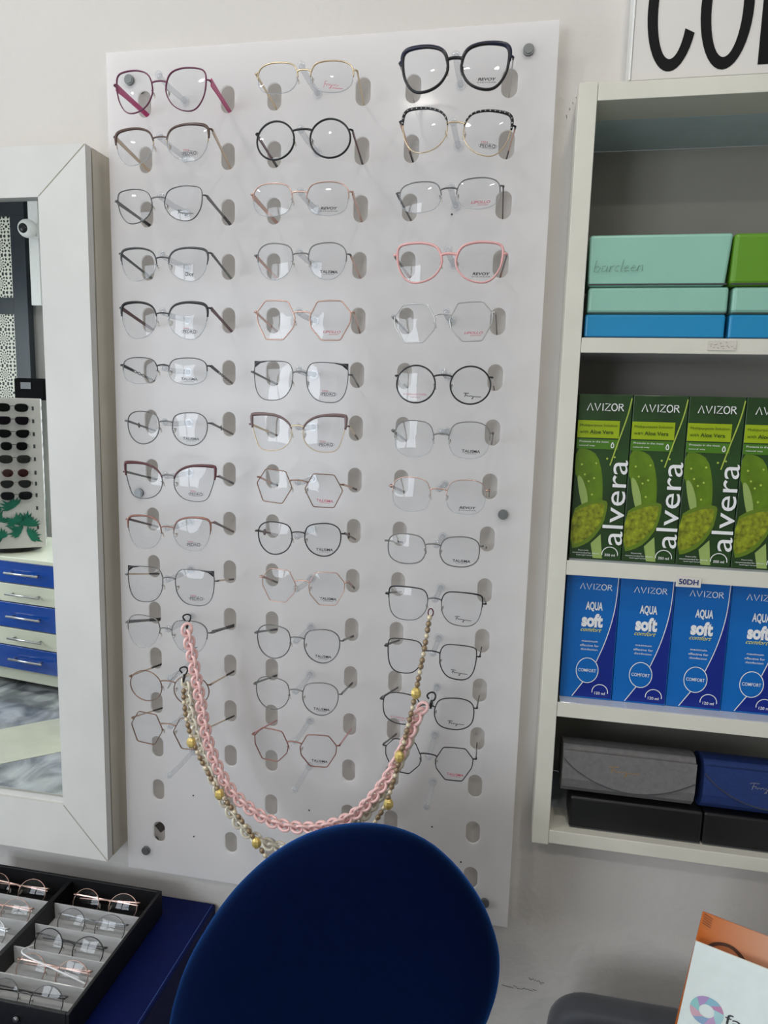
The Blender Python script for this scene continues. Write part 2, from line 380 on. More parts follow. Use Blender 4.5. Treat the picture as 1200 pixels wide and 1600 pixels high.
# box behind: a slightly recessed ring then a wider box
def ringbox(name, m, d, y0, y1, w=.03, px_=mi):
    b_ = MB(); a0, a1, c0, c1 = ox0 + d, ox1 - d, oz0 + d, oz1 - d
    b_.box(a0 - mx, a1 - mx, y0 - WY, y1 - WY, c1 - w - mz, c1 - mz); b_.box(a0 - mx, a1 - mx, y0 - WY, y1 - WY, c0 - mz, c0 + w - mz)
    b_.box(a1 - w - mx, a1 - mx, y0 - WY, y1 - WY, c0 + w - mz, c1 - w - mz); b_.box(a0 - mx, a0 + w - mx, y0 - WY, y1 - WY, c0 + w - mz, c1 - w - mz)
    return b_.build(name, m, px_)
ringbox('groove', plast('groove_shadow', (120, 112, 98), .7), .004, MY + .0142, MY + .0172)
ringbox('back_box', MSIDE, .0, MY + .0174, WY - .0005)
MIRM = bpy.data.materials.new('mirror_glass'); MIRM.use_nodes = True
nt, N, L = nodes(MIRM); b = N['Principled BSDF']; b.inputs['Metallic'].default_value = 1; b.inputs['Roughness'].default_value = 0.0; b.inputs['Base Color'].default_value = (.86, .89, .87, 1)
YM = MY + .0125
MB().add([ml(ix0 - .006, YM, iz0 - .006), ml(ix1 + .006, YM, iz0 - .006), ml(ix1 + .006, YM, iz1 + .006), ml(ix0 - .006, YM, iz1 + .006)], [(0, 1, 2, 3)]).build('mirror_glass', MIRM, mi)
MB().box(ix0 - .001 - mx, ix1 + .001 - mx, MY + .0125 - .004 - WY, MY + .0125 - WY - .0003, iz0 - .001 - mz, iz0 + .009 - mz).build('glazing_bead', MFR, mi)
DIRT = mat('mirror_corner_dirt', srgb(165, 158, 140), .8, var=.3, scale=30)
for (xa, za, xb, zb) in ((ix1 + .001, iz0 - .001, ox1 - .001, oz0 + .001), (ix1 + .001, iz1 + .001, ox1 - .001, oz1 - .001)):
    d_ = Vector((xb - xa, zb - za)).normalized(); n_ = Vector((-d_.y, d_.x)) * .0006
    MB().add([ml(xa + n_.x, MY + .0026, za + n_.y), ml(xa - n_.x, MY + .0026, za - n_.y), ml(xb - n_.x, MY - .0004, zb - n_.y), ml(xb + n_.x, MY - .0004, zb + n_.y)], [(0, 1, 2, 3)]).build('mitre_seam', DIRT, mi)

# ------------------------------------------------------------------ perforated display panel
PITCH = .07744; Z0 = 1.938
HX = [-.4274, -.29697, -.22637, -.0970, -.02651, .10355]
PX = [(HX[0] + HX[1]) / 2, (HX[2] + HX[3]) / 2, (HX[4] + HX[5]) / 2]
PL, PR, PT, PB = -.487, .1645, 2.0114, .7012
PH = 0.0035
HW, HH = .0108, .0187
loops = [[(PL, PB), (PR, PB), (PR, PT), (PL, PT)]]
for hx in HX:
    for r in range(16):
        z = Z0 - PITCH * r
        loops.append([(hx + q[0], z + (HH - HW) + q[1]) for q in arc(0, 0, HW, HW, 0, PI, 10)] + [(hx + q[0], z - (HH - HW) + q[1]) for q in arc(0, 0, HW, HW, PI, 2 * PI, 10)])
ACR = mat('opal_acrylic', srgb(246, 244, 246), .22, var=.02, scale=4, coat=.3)
nt, N, L = nodes(ACR); tr_ = N.new('ShaderNodeBsdfTranslucent'); tr_.inputs[0].default_value = (1, .99, .98, 1); m_ = N.new('ShaderNodeMixShader'); m_.inputs[0].default_value = .6
L.new(N['Principled BSDF'].outputs[0], m_.inputs[1]); L.new(tr_.outputs[0], m_.inputs[2]); L.new(m_.outputs[0], N['Material Output'].inputs[0])
panel = thing('display_board', 'tall white acrylic wall panel with rows of oval holes and clear pegs', 'display panel', (PL, 0, PB))
v, f_ = fill2d(loops, PH, .0004)
MB().add([(x - PL, y, z - PB) for x, y, z in v], f_).build('perforated_board', ACR, panel)
CAPM = metal('cap_metal', (128, 130, 130), .35, .7)
for px, py in ((826, 78), (786, 804), (757, 1411), (228, 1329), (202, 125), (217, 770)):
    q = aY(px, py, -.004); m2 = MB(); m2.disc((q.x - PL, q.z - PB), .0072, -.0062, -.0016); m2.disc((q.x - PL, q.z - PB), .0055, -.0072, -.0063); m2.disc((q.x - PL, q.z - PB), .0055, .0016, WY - .0002)
    m2.build('standoff', CAPM, panel)
PILOT = plast('pilot_hole_dark', (70, 68, 66), .9)
for px, py in ((302, 1243), (303, 1307), (483, 1266), (675, 1292), (706, 335), (720, 1347)):
    q = aY(px, py, -.002); MB().disc((q.x - PL, q.z - PB), .0014, -.0022, -.0016, 10).build('screw_hole', PILOT, panel)
D = .0836
for c in range(3):
    for r in range(14):
        z = Z0 - PITCH * r - PB; x = PX[c] - PL
        m2 = MB(); ln = D - .006
        if (c, r) == (0, 13): ln = D
        m2.disc((x, z), .0065, -.0042, -.0017, 16)
        m2.tube([(x, -.0043, z), (x, -.012, z), (x, -ln * .6, z - .001), (x, -ln + .004, z + .0006), (x, -ln, z + .002)], [.0042, .0036, .0036, .0038, .004], n=12)
        m2.ball((x, -ln - .0015, z + .0022), .0056, .003, .0056)
        m2.build('peg', PEGM, panel)
tg = MB().box(0, .018, -.001, .001, 0, .016); o = tg.build('hole_plug', plast('plug_dark', (74, 70, 66), .6), None)
q = aY(248, 1300, .012); o.location = (q.x - .005, .012, q.z - .012); o.rotation_euler = (0, -.75, 0)
tag(o, 'small dark wall plate seen through the lower left oval hole', 'wall plate'); o.name = 'wall_plate'
o.scale = (1, 1, 1); o.location.y = WY - .0012

# ------------------------------------------------------------------ eyeglasses
SH = {
 'round': [(math.cos(a), math.sin(a)) for a in [i * PI / 8 for i in range(16)]],
 'panto': [(-1.0, .3), (-.85, .85), (-.2, 1.02), (.5, 1.02), (.95, .7), (1.02, .1), (.85, -.55), (.4, -1), (-.15, -1.05), (-.7, -.75), (-.98, -.2)],
 'cateye': [(-1, .15), (-.8, .78), (-.2, 1.0), (.5, 1.0), (1.0, .88), (1.04, .3), (.92, -.4), (.5, -1), (-.1, -1.02), (-.65, -.75), (-.96, -.25)],
 'butterfly': [(-1.02, .1), (-.82, .6), (-.3, .95), (.4, 1.02), (.98, .98), (1.0, .9), (.98, .3), (.82, -.35), (.62, -.95), (.1, -1.05), (-.5, -.95), (-.92, -.5)],
 'octa': [(-1, .15), (-.62, .95), (-.1, 1.0), (.55, 1), (1, .42), (.97, -.1), (.52, -.98), (-.4, -1), (-.93, -.35)],
 'hexa': [(-1, .03), (-.6, .95), (.5, .98), (.98, .1), (.58, -.95), (-.5, -.98)],
 'square': [(-1, .1), (-1, .55), (-.8, .95), (-.3, 1.0), (.5, .98), (.92, .9), (1, .7), (1, .1), (.88, -.6), (.55, -.98), (0, -1.02), (-.55, -.9), (-.92, -.4)],
 'soft': [(-1, .25), (-.8, .85), (-.2, 1.0), (.5, .98), (.92, .7), (1, .1), (.9, -.65), (.4, -1), (-.2, -1.02), (-.75, -.85), (-1, -.3)],
 'aviator': [(-1, .35), (-.8, .9), (-.1, 1.0), (.6, .95), (.98, .6), (1.0, 0), (.75, -.7), (.3, -1), (-.2, -1), (-.65, -.65), (-.92, -.1)],
}
def outline(shape, n=64):
    p = SH[shape]
    if shape in ('octa', 'hexa'):
        q = []; m = len(p)
        for i in range(m):
            c = Vector(p[i]); a = Vector(p[i - 1]); b = Vector(p[(i + 1) % m]); q += [tuple(c + (a - c).normalized() * .2), tuple(c), tuple(c + (b - c).normalized() * .2)]
        p = q
    p = chaikin(p, 3)
    p = resample(p, n); x0 = min(q[0] for q in p); x1 = max(q[0] for q in p); z0 = min(q[1] for q in p); z1 = max(q[1] for q in p)
    return [((2 * q[0] - x0 - x1) / (x1 - x0), (2 * q[1] - z0 - z1) / (z1 - z0)) for q in p]
KX = 1.1
SCRIPT_F = [[(-.5, .32), (-.42, .4), (-.2, .4)], [(-.36, .4), (-.42, -.2)], [(-.42, .1), (-.28, .12)], [(-.32, -.05), (-.26, .05), (-.26, -.1), (-.2, .04), (-.16, .02), (-.16, -.1), (-.1, .05), (-.05, .04), (-.04, -.1), (.02, .04), (.06, -.02), (.04, -.4), (-.02, -.42), (.08, -.1), (.14, .03), (.16, -.1), (.22, .04), (.26, -.1), (.32, .04), (.34, -.08), (.4, .02), (.44, -.02), (.5, 0)]]
SCRIPT_K = [[(-.5, -.3), (-.44, .4), (-.36, .5)], [(-.44, .1), (-.38, .16), (-.36, -.1), (-.28, .15), (-.22, .1), (-.24, -.12), (-.16, .12), (-.1, .05), (-.14, -.45), (-.22, -.4), (-.06, -.05), (.0, .12), (.04, -.1), (.1, .12), (.16, .1), (.16, -.1), (.28, .05)], [(-.05, -.35), (.05, -.25), (.04, -.4), (.14, -.28), (.2, -.38), (.28, -.3), (.36, -.36), (.5, -.32)]]
def make_print(kind, cx, cz, parent_x):
    """returns list of (mb, material)"""
    out = []
    def curve(mb, dy=-.0023):
        mb.v = [(x, y + KX * x * x + dy, z) for x, y, z in mb.v]; return mb
    if kind == 'tal': out.append((curve(put_text(put_text(MB(), 'TALISMA', cx, cz, .024, .0038, bold=.02, ang=-.02), 'EYEWEAR', cx, cz - .0032, .014, .0012)), 'blackprint'))
    if kind == 'talred': out.append((curve(put_text(put_text(MB(), 'TALISMA', cx, cz, .024, .0036, bold=.01), 'EYEWEAR', cx, cz - .003, .014, .0012)), 'redprint'))
    if kind == 'rev': out.append((curve(put_text(put_text(MB(), 'REVOY', cx, cz, .022, .0034, bold=.03, shear=.2), 'EYEWEAR', cx, cz - .0036, .023, .0014)), 'blackprint'))
    if kind == 'ped':
        out.append((curve(put_text(MB(), 'PEDRO', cx, cz, .019, .0042, bold=.03)), 'greyprint')); out.append((curve(put_text(MB(), 'SAN', cx - .005, cz + .0044, .008, .002, bold=.01)), 'redprint'))
        m3 = MB(); strokes(m3, [arc(0, 0, .5, .5, 0, 2 * PI, 24)], cx, cz, .023, .0062, .0004); out.append((curve(m3), 'greyprint'))
    if kind == 'dior': out.append((curve(put_text(MB(), 'Dior', cx, cz, .012, .0055, bold=.02)), 'blackprint'))
    if kind == 'fer': out.append((curve(strokes(MB(), SCRIPT_F, cx, cz, .023, .0085, .0008, ang=-.06)), 'blackprint'))
    if kind == 'kay': out.append((curve(strokes(MB(), SCRIPT_K, cx, cz, .025, .010, .0006, ang=-.05)), 'redprint'))
    if kind == 'red2': out.append((curve(put_text(put_text(MB(), 'LIPOLLO', cx, cz, .024, .0032, bold=.01, shear=.3), 'eyewear', cx + .003, cz - .0036, .014, .0016)), 'redprint'))
    return out
def make_glasses(label, loc, rot, w, h, gap, shape, rim='silver', rr=.0008, style='full', brow=None, br=.0016, wing=None, temple='silver', tw=.0016, tip=None, printk=None, targets=None, folded=False, group='eyeglasses on the perforated panel', deco=None, roll_rz=None, low=None, bridgez=.36, leftprint=None, pads=True, nseg=64, lensmat=None, name='eyeglasses', category='eyeglasses'):
    rr *= .9
    t = thing(name, label, category, loc, rot, group)
    Mw = Matrix.Translation(Vector(loc)) @ Euler(rot).to_matrix().to_4x4(); Mi = Mw.inverted()
    ol_ = outline(shape, nseg); a = w / 2; b_ = h / 2; cxx = gap / 2 + a
    def P(nx, nz, sgn, s=1.0, dy=0.0):
        x = sgn * (cxx + nx * a * s); z = nz * b_ * s
        return Vector((x, KX * x * x + dy, z))
    for sgn in (1, -1):
        # lens, two faces and an edge
        m3 = MB(); rings = [1.0, .72, .42, .15]; vs = []
        for face, dy0 in ((0, -.0011), (1, .0006)):
            for s in rings:
                for (nx, nz) in ol_: vs.append(P(nx, nz, sgn, s * .985, dy0 - .0016 * (1 - s * s)))
            vs.append(P(0, 0, sgn, 0, dy0 - .0016))
        n = len(ol_); per = n * 4 + 1; fs = []
        for face in (0, 1):
            o0 = face * per
            for k in range(3):
                for i in range(n):
                    j = (i + 1) % n; q = (o0 + k * n + i, o0 + k * n + j, o0 + (k + 1) * n + j, o0 + (k + 1) * n + i); fs.append(q if (face == 0) == (sgn > 0) else q[::-1])
            for i in range(n):
                q = (o0 + 3 * n + i, o0 + 3 * n + (i + 1) % n, o0 + 4 * n); fs.append(q if (face == 0) == (sgn > 0) else q[::-1])
        m3.add(vs, fs, True); lens = m3.build('lens', lensmat or LENS, t)
        if style in ('half', 'brow'):
            MB().tube([P(nx, nz, sgn, .99, -.0003) for nx, nz in ol_], .0005, True, 5, ry=.0009).build('lens_rim_edge', LENSEDGE, lens)
        if sgn > 0 and printk:
            for mb_, mm in make_print(printk, cxx + a * .12, -b_ * .58, 0): mb_.build('lens_print', MT[mm], lens)
        if sgn < 0 and leftprint:
            m4 = put_text(put_text(MB(), leftprint, -cxx, -b_ * .55, .032, .002, bold=.0), 'EYEWEAR', -cxx, -b_ * .7, .013, .0013)
            m4.v = [(x, KX * x * x - .0023, z) for x, y, z in m4.v]; m4.build('lens_print', MT['redprint'], lens)
        # rim
        if style in ('full', 'fullbrow'):
            MB().tube([P(nx, nz, sgn) for nx, nz in ol_], rr if not low else [rr if nz > 0 else low for nx, nz in ol_], True, 8, ry=max(rr * 1.3, .0011)).build('rim', MT[rim], t)
        else:
            zc = -.05 if style == 'half' else -.02
            idx = [i for i in range(n) if ol_[i][1] > zc]
            st_ = next(i for i in idx if (i - 1) % n not in idx); seq = []; i = st_
            while i % n in idx: seq.append(i % n); i += 1
            MB().tube([P(*ol_[i], sgn) for i in seq], rr, False, 8, ry=max(rr * 1.3, .0011)).build('rim', MT[rim], t)
        if brow:
            idx = [i for i in range(n) if ol_[i][1] > .22]
            st_ = next(i for i in idx if (i - 1) % n not in idx); seq = []; i = st_
            while i % n in idx: seq.append(i % n); i += 1
            rad = []; 
            for k in range(len(seq)):
                u = k / (len(seq) - 1); xo = ol_[seq[k]][0]
                rad.append(br * (.35 + .65 * math.sin(PI * min(max(u, .02), .98)) ** .5) * (1 + .5 * max(0, xo)))
            pts = [P(ol_[i][0], ol_[i][1], sgn, 1 + br * .35 / a, -.0004) for i in seq]
            MB().tube(pts, rad, False, 8, ry=[max(q * .8, .001) for q in rad]).build('browline', MT[brow], t)
            if deco == 'braid':
                m5 = MB()
                for k in range(0, len(pts) - 1, 2): m5.ball(pts[k] + Vector((0, -.0012, 0)), .0009, .0007, .0009, 6, 4)
                m5.build('braid', MT['silver'], t)
        if wing:
            c0 = P(.30, .97, sgn, 1.0, -.0008); c1 = P(.96, .95, sgn, 1.03, -.0008); c2 = P(1.0, .62, sgn, 1.0, -.0008); c3 = P(.72, .9, sgn, .97, -.0008)
            off = Vector((0, .0016, 0)); vs = [c0, c1, c2, c3, c0 + off, c1 + off, c2 + off, c3 + off]
            MB().add(vs, [(0, 1, 2, 3), (7, 6, 5, 4), (0, 4, 5, 1), (1, 5, 6, 2), (2, 6, 7, 3), (3, 7, 4, 0)]).build('corner_wing', MT[wing], t)
        # end piece and temple
        hz = .42 if shape != 'butterfly' else .5
        if brow and style == 'brow': hz = .75
        ei = min(range(n), key=lambda i: abs(ol_[i][1] - hz) + (5 if ol_[i][0] < 0 else 0))
        e0 = P(*ol_[ei], sgn); hinge = Vector((e0.x + sgn * .0045, e0.y + .006, e0.z - .0005))
        MB().tube([e0, e0 + Vector((sgn * .0028, -.0005, 0)), e0 + Vector((sgn * .0048, .0015, -.0002)), hinge], [max(rr, .0011)] * 2 + [.0014, .0013], False, 8).build('end_piece', MT[brow or rim], t)
        if folded:
            T = Vector((-sgn * cxx * 1.55, hinge.y + (.004 if sgn > 0 else .008), hinge.z - .006))
        elif targets:
            T = Mi @ Vector(targets[0 if sgn < 0 else 1])
        else: T = hinge + Vector((0, .06, -.01))
        m6 = MB(); dv = T - hinge; NT = 10; cut = .62 if tip else 1.0
        pts = [hinge + dv * (k / NT) for k in range(NT + 1)]
        vr = tw * 1.0; th = .0008
        def bar(mbx, p0, p1, v0, v1):
            d = (p1 - p0).normalized(); upv = Vector((0, 0, 1)); upv = (upv - d * upv.dot(d)).normalized(); sd = d.cross(upv)
            vs = []
            for p, vv in ((p0, v0), (p1, v1)):
                for s1, s2 in ((-1, -1), (1, -1), (1, 1), (-1, 1)): vs.append(p + sd * s1 * th + upv * s2 * vv)
            mbx.add(vs, [(3, 2, 1, 0), (4, 5, 6, 7), (0, 1, 5, 4), (1, 2, 6, 5), (2, 3, 7, 6), (3, 0, 4, 7)])
        pc = hinge + dv * cut
        if deco == 'twist':
            bar(m6, hinge, hinge + dv * .3, vr * 1.2, vr)
            for ph in (0, PI):
                m6.tube([hinge + dv * (.28 + .72 * k / 24) + Vector((0, 0, .0017 * math.sin(ph + k * PI / 4))) for k in range(25)], .0006, False, 6)
            tip_ = None
        else:
            bar(m6, hinge, hinge + dv * min(.3, cut), vr * 1.25, vr); bar(m6, hinge + dv * .3, pc, vr, vr * .9)
        if deco == 'diamond':
            q = hinge + dv * .38; m6.add([q + Vector((sgn * .0012, 0, .0045)), q + dv.normalized() * .006 + Vector((sgn * .0012, 0, 0)), q + Vector((sgn * .0012, 0, -.0045)), q - dv.normalized() * .006 + Vector((sgn * .0012, 0, 0)), q + Vector((sgn * .002, 0, 0))], [(0, 1, 4), (1, 2, 4), (2, 3, 4), (3, 0, 4), (0, 3, 2, 1)])
        if deco == 'knot':
            q = hinge + dv * .35; m6.tube([q + Vector((0, .004 * math.cos(u), .004 * math.sin(u))) for u in [i * PI / 5 for i in range(10)]], .0009, True, 6)
        if deco == 'balls':
            for u in (.2, .4): m6.ball(hinge + dv * u, .002, .0024, .002, 8, 6)
        tp = m6.build('temple', MT[temple], t)
        if tip and deco != 'twist':
            m7 = MB(); bar(m7, pc, T, vr * 1.1, vr * 1.25); m7.build('temple_tip', MT[tip], tp)
        # nose pad
        if pads:
            q = P(-.9, -.12, sgn, .98, .004) + Vector((-sgn * .0022, .002, 0)); m8 = MB(); m8.ball(q, .0018, .0012, .0042, 8, 6, Euler((0, sgn * .35, .4 * sgn)).to_matrix())
            pd = m8.build('nose_pad', PADM, t)
            MB().tube([P(-.93, .02, sgn), P(-.93, .0, sgn, 1, .004), q + Vector((0, .0012, 0))], .0005, False, 5).build('pad_arm', MT[rim], pd)
    # bridge
    zi = bridgez; bi = min(range(n), key=lambda i: abs(ol_[i][1] - zi) + (5 if ol_[i][0] > 0 else 0)); pb = P(*ol_[bi], 1)
    pts = [Vector((pb.x * math.cos(u), pb.y - .0005, pb.z + .0026 * math.sin(u))) for u in [PI * k / 10 for k in range(11)]]
    pts = [Vector((-pb.x, pb.y, pb.z))] + [Vector((p.x * -1 * 1.0, p.y, p.z)) for p in pts][1:-1] + [Vector((pb.x, pb.y, pb.z))]
    MB().tube(pts, max(rr * 1.1, .001), False, 8).build('bridge', MT[brow if (brow and style == 'brow') else rim], t)
    return t

A_, B_, C_, D_, E_, F_, G_, H_, I_, J_, K_, L_ = (160, 60, 5), (380, 60, 5), (600, 40, 4.615), (160, 360, 5), (380, 360, 5), (590, 360, 5), (160, 640, 5), (380, 640, 5), (590, 640, 5), (180, 920, 5), (380, 920, 5), (580, 900, 5)
G = [
 # col,row,crop,(Lx0,Lx1,Ly0,Ly1),(Rx0,Rx1,Ry0,Ry1),shape, opts, label
 (0, 0, A_, (105, 390, 245, 590), (485, 812, 228, 568), 'cateye', dict(rim='purple', rr=.0012, low=.0008, temple='magenta', tw=.004, printk=None), 'plum eyeglasses with wide magenta temples, top of the left column'),
 (0, 1, A_, (105, 395, 705, 995), (490, 835, 670, 965), 'cateye', dict(style='brow', rim='gold', brow='brown', br=.0018, temple='beige', tw=.0024, printk='ped'), 'half-rim eyeglasses with brown and gold browline, second in left column'),
 (0, 2, A_, (115, 390, 1175, 1450), (478, 782, 1150, 1428), 'cateye', dict(rim='gunmetal', temple='greymetal', tip='black', tw=.002, wing=None, printk='fer'), 'round gunmetal eyeglasses with black temple tips, third in left column'),
 (0, 3, D_, (150, 415, 138, 400), (500, 832, 135, 400), 'cateye', dict(style='brow', rim='darkmetal', brow='charcoal', br=.0014, temple='charcoal', tip='green_grey', tw=.0016, printk='dior'), 'half-rim eyeglasses with grey browline under the round gunmetal pair'),
 (0, 4, D_, (150, 420, 562, 850), (505, 825, 562, 855), 'cateye', dict(style='brow', rim='silver', brow='black', br=.0017, temple='maroon', tw=.0022, printk='ped'), 'half-rim eyeglasses with bold black browline, fifth in left column'),
 (0, 5, D_, (155, 430, 992, 1200), (508, 820, 992, 1210), 'soft', dict(style='half', rim='black', temple='black', tw=.0018, deco='twist', printk='tal'), 'shallow black half-rim eyeglasses with twisted black temples'),
 (0, 6, G_, (195, 440, 10, 272), (535, 825, 22, 283), 'panto', dict(rim='gunmetal', rr=.0009, temple='greymetal', tw=.0013, deco='diamond', printk='tal'), 'thin grey eyeglasses with a diamond ornament on each temple'),
 (0, 7, G_, (172, 468, 415, 700), (552, 878, 440, 718), 'butterfly', dict(style='fullbrow', rim='gunmetal', rr=.0007, brow='maroon', br=.0019, temple='greymetal', tw=.0014, tip='charcoal', printk='ped'), 'square eyeglasses with dark red-brown browline in the left column'),
 (0, 8, G_, (200, 458, 828, 1095), (545, 850, 845, 1110), 'cateye', dict(style='brow', rim='rosebrown', brow='rosebrown', br=.0014, temple='brown', tw=.0015, printk='ped'), 'half-rim eyeglasses with dusty rose browline, ninth in left column'),
 (0, 9, G_, (195, 470, 1225, 1505), (562, 875, 1252, 1535), 'square', dict(rim='gunmetal', rr=.0007, wing='black', temple='beige', tip='black', tw=.0011, printk='ped'), 'thin silver eyeglasses with small black corner wings in the left column'),
 (0, 10, J_, (95, 345, 205, 465), (432, 722, 250, 510), 'aviator', dict(style='half', rim='greymetal', rr=.0009, temple='greymetal', tip='black', tw=.0021, deco='balls', printk='rev'), 'silver half-rim eyeglasses from which the pink chain hangs'),
 (0, 11, J_, (110, 365, 635, 880), (455, 730, 680, 912), 'round', dict(rim='bronze', rr=.0008, temple='beige', tip='black', tw=.0012), 'round bronze wire eyeglasses from which the white chain hangs'),
 (0, 12, J_, (120, 370, 965, 1212), (452, 722, 1015, 1258), 'hexa', dict(rim='bronze', rr=.0008, temple='beige', tip='black', tw=.001), 'thin bronze angular eyeglasses, lowest pair of the left column'),
 (1, 0, B_, (115, 420, 183, 440), (510, 870, 172, 425), 'soft', dict(style='half', rim='gold', rr=.0011, temple='gold', tw=.0013, printk='kay'), 'wide gold half-rim eyeglasses, top of the middle column'),
 (1, 1, B_, (100, 400, 645, 950), (518, 838, 625, 935), 'round', dict(rim='black', rr=.0014, temple='burgundy', tip='black', tw=.0018), 'round thick black eyeglasses with burgundy temples'),
 (1, 2, B_, (70, 388, 1130, 1395), (490, 822, 1115, 1390), 'soft', dict(style='half', rim='rose', rr=.001, temple='rose', tw=.0028, printk='rev'), 'rose gold half-rim eyeglasses with broad temples, third in middle column'),
 (1, 3, E_, (108, 388, 98, 392), (500, 810, 92, 390), 'panto', dict(style='half', rim='greymetal', rr=.0009, temple='rose', tw=.0018, printk='tal'), 'grey rounded half-rim eyeglasses with rose gold temples, fourth in middle column'),
 (1, 4, E_, (100, 405, 545, 855), (512, 840, 545, 862), 'octa', dict(rim='rose', rr=.001, temple='rose', tw=.0013, tip='rosebrown', printk='red2'), 'rose gold octagonal eyeglasses, fifth in middle column'),
 (1, 5, E_, (80, 385, 1018, 1330), (482, 822, 1030, 1348), 'square', dict(rim='gunmetal', rr=.0007, wing='black', temple='greymetal', tip='charcoal', tw=.0012, printk='ped'), 'thin silver eyeglasses with black corner wings in the middle column'),
 (1, 6, H_, (62, 380, 38, 322), (460, 800, 42, 338), 'butterfly', dict(style='fullbrow', rim='gold', rr=.0007, brow='mauve', br=.002, temple='gold', tw=.0012, tip='brown', printk='ped'), 'butterfly eyeglasses with thick mauve-grey browline over gold rims'),
 (1, 7, H_, (100, 382, 468, 730), (478, 775, 502, 768), 'hexa', dict(rim='bronze', rr=.0008, temple='rose', tip='black', tw=.0012, printk='talred'), 'thin bronze hexagonal eyeglasses in the middle column'),
 (1, 8, H_, (115, 380, 875, 1135), (472, 768, 888, 1148), 'panto', dict(rim='darkmetal', rr=.001, temple='brown', tw=.0013, deco='knot', printk='tal'), 'dark brown rounded eyeglasses with a knot on each temple'),
 (1, 9, H_, (148, 405, 1245, 1505), (502, 798, 1270, 1532), 'octa', dict(rim='rose', rr=.0007, temple='rosebrown', tip='black', tw=.0013, printk='tal'), 'pale rose angular wire eyeglasses, tenth in middle column'),
 (1, 10, K_, (105, 370, 282, 548), (470, 755, 318, 582), 'panto', dict(rim='gunmetal', rr=.0009, temple='green_grey', tip='black', tw=.0014, printk='tal'), 'grey flat-topped round eyeglasses just under the pale rose pair'),
 (1, 11, K_, (98, 358, 688, 948), (455, 745, 735, 990), 'panto', dict(rim='greymetal', rr=.0008, temple='green_grey', tip='black', tw=.0013, printk='tal'), 'silver-grey rounded eyeglasses, twelfth in middle column'),
 (1, 12, K_, (85, 350, 1092, 1348), (438, 730, 1145, 1392), 'octa', dict(rim='rosebrown', rr=.0009, temple='pinkish', tw=.0013, printk='tal'), 'rosy brown eyeglasses, lowest pair of the middle column'),
 (2, 0, C_, (130, 460, 150, 485), (550, 905, 130, 460), 'cateye', dict(style='fullbrow', rim='black', rr=.002, brow='navyblack', br=.0024, temple='silver', tw=.001, printk='rev'), 'bold black and navy cat-eye eyeglasses, top of the right column'),
 (2, 1, C_, (125, 458, 598, 918), (565, 915, 612, 942), 'cateye', dict(style='fullbrow', rim='gold', rr=.0008, brow='black', br=.0017, deco='braid', temple='rose', tip='black', tw=.0014, printk='ped'), 'gold eyeglasses with braided black brows, second in right column'),
 (2, 2, C_, (110, 412, 1122, 1355), (515, 842, 1095, 1325), 'soft', dict(style='half', rim='gunmetal', rr=.0009, temple='charcoal', tw=.0015, printk='red2'), 'gunmetal half-rim eyeglasses, third in right column'),
 (2, 3, F_, (150, 500, 95, 412), (600, 985, 88, 410), 'cateye', dict(rim='pinkplastic', rr=.0019, low=.0013, temple='greymetal', tip='rosebrown', tw=.0015, printk='rev'), 'pink translucent cat-eye eyeglasses, fourth in right column'),
 (2, 4, F_, (130, 450, 572, 880), (555, 905, 555, 870), 'octa', dict(rim='silver', rr=.0009, temple='greymetal', tw=.0012, printk='red2'), 'large silver octagonal eyeglasses, fifth in right column'),
 (2, 5, F_, (145, 450, 1052, 1350), (560, 888, 1060, 1360), 'round', dict(rim='black', rr=.0012, temple='silver', tip='black', tw=.001, printk='fer', leftprint='STAINLESS STEEL'), 'round black eyeglasses, sixth in right column'),
 (2, 6, I_, (128, 440, 82, 375), (548, 880, 95, 388), 'soft', dict(style='half', rim='greymetal', rr=.0008, temple='charcoal', tw=.0017, printk='tal', bridgez=.2), 'grey half-rim eyeglasses below the round black pair'),
 (2, 7, I_, (110, 415, 528, 800), (528, 850, 545, 828), 'soft', dict(style='half', rim='rose', rr=.0008, temple='brown', tw=.0018, printk='rev', bridgez=.3), 'rose gold half-rim eyeglasses beside the round metal stand-off'),
 (2, 8, I_, (78, 375, 970, 1205), (478, 802, 990, 1235), 'soft', dict(rim='greymetal', rr=.0009, temple='silver', tip='black', tw=.0013, printk='tal'), 'shallow silver full-rim eyeglasses, ninth in right column'),
 (2, 9, L_, (130, 440, 85, 348), (540, 868, 128, 395), 'square', dict(style='fullbrow', rim='gunmetal', rr=.0007, brow='black', br=.0009, temple='greymetal', tw=.0011, printk='fer'), 'square eyeglasses with black tops from which the beaded chain hangs'),
 (2, 10, L_, (130, 395, 490, 765), (520, 830, 540, 812), 'square', dict(rim='darkmetal', rr=.0009, temple='darkmetal', tw=.0014, printk='fer'), 'dark square wire eyeglasses, eleventh in right column'),
 (2, 11, L_, (90, 385, 915, 1160), (485, 808, 952, 1205), 'soft', dict(rim='darkmetal', rr=.0009, temple='charcoal', tw=.0013, printk='fer', leftprint='STAINLESS'), 'dark rounded-square eyeglasses beside the pink chain hook'),
 (2, 12, L_, (105, 390, 1275, 1545), (495, 795, 1345, 1598), 'octa', dict(rim='darkmetal', rr=.0008, temple='greymetal', tip='black', tw=.0012, printk='talred'), 'dark angular eyeglasses, lowest pair of the right column'),
]
YG = -D - .004
GL = {}
